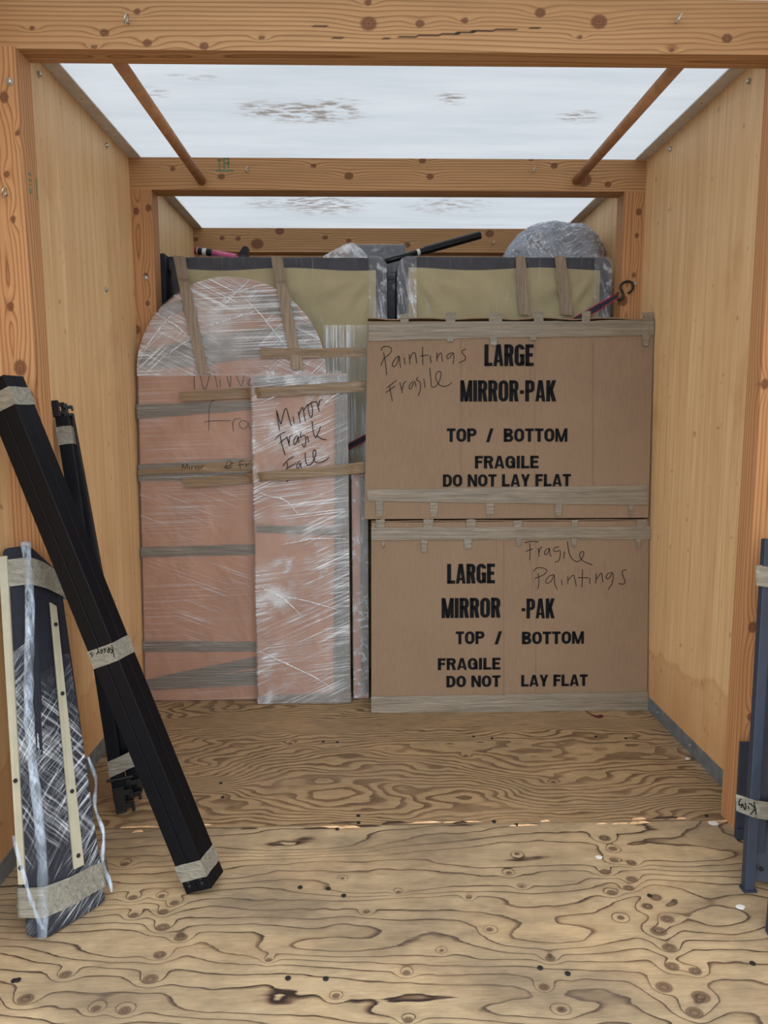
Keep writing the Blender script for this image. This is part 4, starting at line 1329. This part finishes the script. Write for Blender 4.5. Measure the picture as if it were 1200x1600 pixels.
hang('brown tape down the left part of the arched mirror top', [(280, 400, 3.25), (286, 437, 3.25), (287, 440, yA(440) - .002), (318, 584, yA(584))], 18, M_tapez, 4)
hang('brown tape down the right part of the arched mirror top', [(432, 400, 3.25), (438, 440, 3.25), (439, 443, yA(440) - .002), (466, 578, yA(575))], 18, M_tapez, 5)
hang('left one of two tan tapes hanging down the right box spring', [(813, 400, 3.25), (820, 492, 3.25)], 17, M_tapez, 6)
hang('right one of two tan tapes hanging down the right box spring', [(875, 400, 3.25), (886, 492, 3.25)], 18, M_tapez, 7)

# ------------------------------------------------------------------ black bed rails
def bundle_frame(A, a, u, v): return np.asarray(A, float), nrm(a), np.asarray(u, float), np.asarray(v, float)


def ring_tape(name, parent, A, a, u, v, t0, t1, mat, seed, slant=0.0, off=.0016):
    """tape wound round a bundle"""
    A, a, u, v = bundle_frame(A, a, u, v)
    un, vn = nrm(u), nrm(v)
    cor = [A - (un + vn) * off, A + u + (un - vn) * off, A + u + v + (un + vn) * off, A + v + (vn - un) * off]
    V = []; per = 8; nv = 6
    for s in range(4):
        for q in range(per):
            f = q / per
            p = cor[s] * (1 - f) + cor[(s + 1) % 4] * f
            sl = slant * np.dot(p - A, un) / np.linalg.norm(u)
            for j in range(nv):
                r = j / (nv - 1)
                V.append(p + a * (t0 + sl + (t1 - t0) * r + .0025 * fbm(s * 3 + f * 3, r, seed, 2)) + (nrm(p - (A + u / 2 + v / 2)) * .0012 * fbm(f * 9 + s, r * 6, seed + 3, 2)))
    n = 4 * per
    F = [(i * nv + j, ((i + 1) % n) * nv + j, ((i + 1) % n) * nv + j + 1, i * nv + j + 1) for i in range(n) for j in range(nv - 1)]
    return mk(name, V, F, mat, parent, smooth=False)


A0 = np.array([-.473, 1.743, .002]); a0 = nrm([-.35706851, .09246003, .92949084]); L0 = 1.396
u0 = np.array([.06881394, -.01778914, .02820477]); v0 = np.array([.01785296, .06904517, -.00001])
ra = thing('bed_rail_bundle', A0, 'long bundle of black metal bed rails taped together, leaning to the left wall', 'bed rails')
g = .5 - .008
for i in (0, 1):
    for j in (0, 1):
        MB().beam(A0 + u0 * (i * .508) + v0 * (j * .508), a0, L0, u0 * .492, v0 * .492).build('rail', M_black, ra, bevel=.0018)
for i in (0, 1):
    for j in (0, 1):
        c = A0 + u0 * (.25 + .5 * i) + a0 * (.02 + .012 * j)
        MB().tube([c - nrm(v0) * .0004, c - nrm(v0) * .0012], .005, 8).build('bolt_hole', M_hole, ra)
Bp = A0 + u0
tt = lambda u, v: t_on_line(Bp, a0, u, v)
ring_tape('tape_band', ra, A0, a0, u0, v0, tt(24, 632), tt(13, 604), M_taper, 1)
ta, tb_ = tt(187, 1031), tt(176, 1004)
ring_tape('tape_band', ra, A0, a0, u0, v0, ta, tb_, M_taper, 2)
ring_tape('tape_band', ra, A0, a0, u0, v0, tt(322, 1369), tt(311, 1344), M_taper, 3)
frR = Frame(A0, u0, a0); frR.N = np.cross(frR.U, frR.V)
if np.dot(frR.N, v0) > 0: frR.N = -frR.N
cK = cv(12, 120, 980)
handwriting('handwriting', ra, frR, [[(665, 320), (690, 420), (715, 555)], [(600, 380), (690, 430)], [(650, 490), (690, 430)], [(630, 400), (595, 420), (600, 470), (630, 445), (610, 410)],
                                     [(560, 400), (520, 405), (550, 440), (520, 470)], [(505, 415), (460, 425), (490, 450), (460, 482)], [(400, 385), (415, 450), (380, 500)], [(415, 450), (450, 480)],
                                     [(340, 500), (330, 480)], [(310, 462), (262, 485), (310, 520), (285, 545)]], cK, .0034, .0011, M_markerb)

# second, thinner bundle behind it
A2 = np.array([-.787, 2.135, .004]); T2 = np.array([-.950, 2.245, 1.258]); a2 = nrm(T2 - A2); L2 = np.linalg.norm(T2 - A2)
e = nrm(np.array([1, .2, 0]) - a2 * np.dot([1, .2, 0], a2)); f2 = nrm(np.cross(a2, e)); f2 = f2 if f2[1] > 0 else -f2
u2, v2 = e * .046, f2 * .040
rb = thing('bed_rail_bundle', A2, 'thinner black bed rail pair with hook brackets behind the long bundle', 'bed rails')
MB().beam(A2 + a2 * .03, a2, L2 - .06, e * .038, f2 * .038).build('rail', M_black, rb, bevel=.0015)
B2 = A2 + e * .042 + f2 * .041
b2d = nrm(A2 + a2 * L2 + e * .004 + f2 * .041 - B2)
MB().beam(B2 + b2d * .03, b2d, L2 - .06, e * .038, f2 * .036).build('rail', M_black, rb, bevel=.0015)
MB().beam(A2 + e * .012 - f2 * .0015 + a2 * .2, a2, L2 - .36, e * .012, f2 * .002).build('rail_lip', M_black, rb)
ring_tape('tape_band', rb, A2 - f2 * .001, a2, e * .040, f2 * .080, L2 - .12, L2 - .065, M_taper, 6)
ring_tape('tape_band', rb, A2 - f2 * .001, a2, e * .078, f2 * .080, .115, .165, M_taper, 7, .02)
# hook brackets: plates with claws at both ends
def bracket(base, up, side, fwd, sc_):
    m = MB()
    m.beam(base - side * .004 - fwd * .005, up, .05 * sc_, side * .020 * sc_, fwd * .016)
    for i in (0, 1):
        m.beam(base + side * .014 * sc_ + up * (.006 + .026 * i) * sc_ - fwd * .004, side, .018 * sc_, up * .010 * sc_, fwd * .012)
        m.beam(base + side * .027 * sc_ + up * (-.002 + .026 * i) * sc_ - fwd * .004, up, .016 * sc_, side * .006 * sc_, fwd * .012)
    return m


bracket(A2 + a2 * (L2 - .035), a2, e, f2, 1.0).build('hook_bracket', M_blackm, rb, bevel=.001)
bracket(A2 + a2 * (L2 - .04) + e * .022 + f2 * .018, a2, e, f2, .9).build('hook_bracket', M_blackm, rb, bevel=.001)
bracket(A2 + e * .006, a2, e, f2, 1.6).build('hook_bracket', M_blackm, rb, bevel=.001)
bracket(A2 + a2 * .02 + e * .028 + f2 * .03, a2, e, f2, 1.5).build('hook_bracket', M_blackm, rb, bevel=.001)
MB().tube([A2 + a2 * .105 - e * .012, A2 + a2 * .105 + e * .065], .005, 8).build('pin', M_blackm, rb)

# ------------------------------------------------------------------ wrapped navy headboard section
Hb = [np.array(p) for p in ((-.816, 1.588, .002), (-.757, 1.587, .002), (-.664, 1.720, .002))]
Ht = [np.array(p) for p in ((-.962, 1.895, .888), (-.900, 1.930, .893), (-.846, 2.000, .80))]
Hb.append(Hb[0] + (Hb[2] - Hb[1])); Ht.append(Ht[0] + (Ht[2] - Ht[1]) * np.array([.9, .9, .6]))
Ht[3][1] = min(Ht[3][1], 1.985); Ht[2][1] = 1.99
hb = thing('headboard_section', (Hb[0] + Hb[2]) / 2, 'navy bed section with cream slats wrapped in clear film, standing against the left wall', 'bed part')
MB().hexa(Hb + Ht).build('padded_body', M_navy, hb, bevel=.012, seg=3)
ctr = sum(Hb + Ht) / 8
MB().hexa([p + nrm(p - ctr) * .005 * np.array([1, 1, .3]) for p in Hb + Ht]).build('stretch_wrap', W_navy, hb, bevel=.014, seg=3)


def slat(f0, f1, P0, P1, Q0, Q1, t0, t1, holes, n_out):
    """cream strip on a side face spanning edge P (near) to Q (far), fractions f across, t up"""
    bl = lambda f, t: (P0 * (1 - t) + P1 * t) * (1 - f) + (Q0 * (1 - t) + Q1 * t) * f
    nn = nrm(np.cross(Q0 - P0, P1 - P0)) * n_out
    c = [bl(f0, t0), bl(f1, t0), bl(f1, t1), bl(f0, t1)]
    o = MB().hexa([p + nn * .001 for p in c] + [p + nn * .008 for p in c]).build('slat', M_slat, hb, bevel=.001)
    for t in holes:
        p = bl((f0 + f1) / 2, t) + nn * .0082
        MB().tube([p, p + nn * .001], .0055, 10).build('screw_hole', M_hole, o)


nn_test = np.cross(Hb[2] - Hb[1], Ht[1] - Hb[1])
sgn = 1 if nn_test[0] > 0 or nn_test[1] < 0 else -1
slat(.46, .64, Hb[1], Ht[1], Hb[2], Ht[2], .13, .86, (.16, .33, .60, .80), sgn)
nn_test = np.cross(Hb[1] - Hb[0], Ht[0] - Hb[0])
sgn = 1 if nn_test[1] < 0 else -1
slat(-.02, .26, Hb[0], Ht[0], Hb[1], Ht[1], .13, .97, (.17, .38), sgn)


def hb_ring(t0, t1, slant, seed):
    """tape wound round the section"""
    V = []; per = 8; nv = 6
    c0 = lambda i, t: Hb[i] * (1 - t) + Ht[i] * t
    for s in range(4):
        for q in range(per):
            f = q / per
            for j in range(nv):
                t = t0 + (t1 - t0) * j / (nv - 1) + slant[s] * (1 - f) + slant[(s + 1) % 4] * f
                p = c0(s, t) * (1 - f) + c0((s + 1) % 4, t) * f
                mid = sum(c0(i, t) for i in range(4)) / 4
                V.append(p + nrm((p - mid) * [1, 1, 0]) * (.0105 + .001 * fbm(f * 9 + s, j, seed, 2)) - np.array([0, 0, 0]))
    n = 4 * per
    F = [(i * nv + j, ((i + 1) % n) * nv + j, ((i + 1) % n) * nv + j + 1, i * nv + j + 1) for i in range(n) for j in range(nv - 1)]
    mk('tape_band', V, F, M_taper, hb, smooth=True)


hb_ring(.055, .125, (0, 0, -.01, 0), 3)
hb_ring(.885, .96, (0, 0, .02, 0), 4)
# film rope down the near corner with its bluish highlight painted in, and loose film at the foot
MB().tube([Hb[1] * (1 - t) + Ht[1] * t + np.array([-.010 + .008 * math.sin(t * 9), -.010, .012 * (1 - t)]) for t in np.linspace(.0, 1.0, 24)], [.010 + .004 * math.sin(i * 1.7) ** 2 for i in range(24)], 8).build('film_gather', W_fold, hb, smooth=True)
MB().tube([Hb[2] * (1 - t) + Ht[2] * t + np.array([.008 + .006 * math.sin(t * 40), -.004, 0]) for t in np.linspace(.03, .42, 20)], [.003 + .003 * math.sin(i * 2.3) ** 2 for i in range(20)], 7).build('film_gather', W_fold, hb, smooth=True)
MB().tube([Hb[0] * (1 - t) + Hb[1] * t + np.array([0, -.012, .24 * (1 - t) ** 1.5 + .03]) for t in np.linspace(0, .9, 14)], [.003 + .003 * math.sin(i * 2.1) ** 2 for i in range(14)], 7).build('film_gather', W_fold, hb, smooth=True)

# ------------------------------------------------------------------ slate-blue bed frame at the right
kf = thing('metal_bed_frame', (1.02, 1.78, 0), 'slate blue folded metal bed frame with pale tape at the right post', 'bed frame')


def bar(P0, P1, wx, wy, name='bar', lip=None):
    P0, P1 = np.asarray(P0, float), np.asarray(P1, float)
    d = nrm(P1 - P0); L = np.linalg.norm(P1 - P0)
    ex = nrm(np.array([1, 0, 0]) - d * d[0]); ey = nrm(np.cross(d, ex)); ey = ey if ey[1] > 0 else -ey
    m = MB()
    if lip:       # angle iron: two legs
        m.beam(P0, d, L, ex * wx, ey * lip); m.beam(P0 + ex * (wx - lip), d, L, ex * lip, ey * wy)
    else: m.beam(P0, d, L, ex * wx, ey * wy)
    return m.build(name, M_king, kf, bevel=.0012), d, ex, ey


top1 = at_x(1196, 841, 1.062)
b1, dk, ex, ey = bar((.968, 1.716, .003), top1, .026, .022)
bar((1.000, 1.735, .020), (1.062, 1.865, .34), .07, .004, 'bar')
bar((1.003, 1.747, .020), top1 + np.array([.035, .03, -.01]), .030, .030, 'bar', .004)
bar((1.045, 1.75, .003), top1 + np.array([.065, .0, .01]), .028, .028, 'bar', .004)
MB().beam((.964, 1.712, .0005), (1, 0, 0), .034, (0, .026, 0), (0, 0, .006)).build('foot_cap', M_king, kf)
pA, pB = at_y(1147, 1304, 1.965), at_y(1157, 1159, 1.985)
pA[2] = max(pA[2], .003)
pl, _, _, _ = bar((pA[0], 1.955, .003), (pB[0], 1.982, pB[2]), .055, .010, 'end_plate')
bar((pA[0] - .001, 1.945, .003), (pA[0] + .0005, 1.948, .032), .052, .012, 'end_lip')
MB().tube([(1.015, 1.732, .055), (1.015, 1.728, .055)], .006, 10).build('bolt_hole', M_hole, kf)
# bands of pale tape
frK = Frame(np.array([.968, 1.716, .003]) - ey * .0, ex, dk); frK.N = np.cross(frK.U, frK.V)
if frK.N[1] > 0: frK.N = -frK.N


def k_tape(v0, v1, v0b, v1b, xl, seed):
    V = []
    nv = 6
    A_, B_ = frK.ab(xl, v0), frK.ab(xl, v1)
    C_, D_ = frK.ab(1180, v0b), frK.ab(1180, v1b)
    E_, F_ = C_ + np.array([.10, -.004]), D_ + np.array([.10, -.004])
    sec = [(A_, B_, .012), (C_, D_, .004), (E_, F_, .004)]
    for s in range(2):
        for q in range(9):
            f = q / 8
            for j in range(nv):
                r = j / (nv - 1)
                t_ = sec[s][0] * (1 - f) + sec[s + 1][0] * f; b_ = sec[s][1] * (1 - f) + sec[s + 1][1] * f
                p = t_ * (1 - r) + b_ * r
                V.append(frK.pt(p[0], p[1], .004 + .0015 * fbm(f * 7 + s * 3, r * 6, seed, 2)))
    return mk('tape_band', V, grid_faces(18, nv), M_taper, kf, smooth=True)


k_tape(1240, 1266, 1250, 1278, 1149, 3)
k_tape(883, 912, 883, 915, 1190, 5)
cG = cv(20, 1140, 1220)
handwriting('handwriting', kf, frK, [[(720, 620), (755, 820), (790, 1040)], [(575, 670), (755, 820)], [(755, 850), (610, 1030)], [(540, 750), (560, 860)], [(450, 660), (470, 830)], [(470, 830), (430, 870), (370, 700)],
                                     [(370, 700), (310, 830)], [(330, 550), (275, 590), (260, 740), (350, 700)]], cG, .0068, .0013, M_markerb, dots=[(575, 970)])
bk = np.array(at_z(1203, 1470, 0))
bar((bk[0] + .004, bk[1] + .002, .002), (1.10, 1.80, .55), .03, .03, 'bar')

# ------------------------------------------------------------------ litter on the floor
def chip(u, v, r, label, mat, seed):
    P = at_z(u, v, 0)
    n = 9
    V = [P + np.array([r * (1 + .5 * fbm(i, seed, seed)) * 1.4 * math.cos(i * 2 * math.pi / n), r * (1 + .5 * fbm(i + 3, seed, seed)) * math.sin(i * 2 * math.pi / n), .0006]) for i in range(n)]
    V += [p + np.array([0, 0, .0022]) for p in V]
    o = mk('paint_chip', V, [tuple(range(n))[::-1], tuple(range(n, 2 * n))] + [(i, (i + 1) % n, (i + 1) % n + n, i + n) for i in range(n)], mat)
    tag(o, label, 'chip')


chip(1115, 1287, .010, 'white oval chip on the floor joint by the right front post', M_white, 1)
chip(1157, 1418, .008, 'white chip on the floor in front of the slate blue frame', M_white, 2)
chip(936, 1340, .007, 'pale chip on the front floor sheet among the right knots', M_white, 3)
chip(1074, 1186, .006, 'tiny white chip beside the right galvanised strip', M_white, 4)
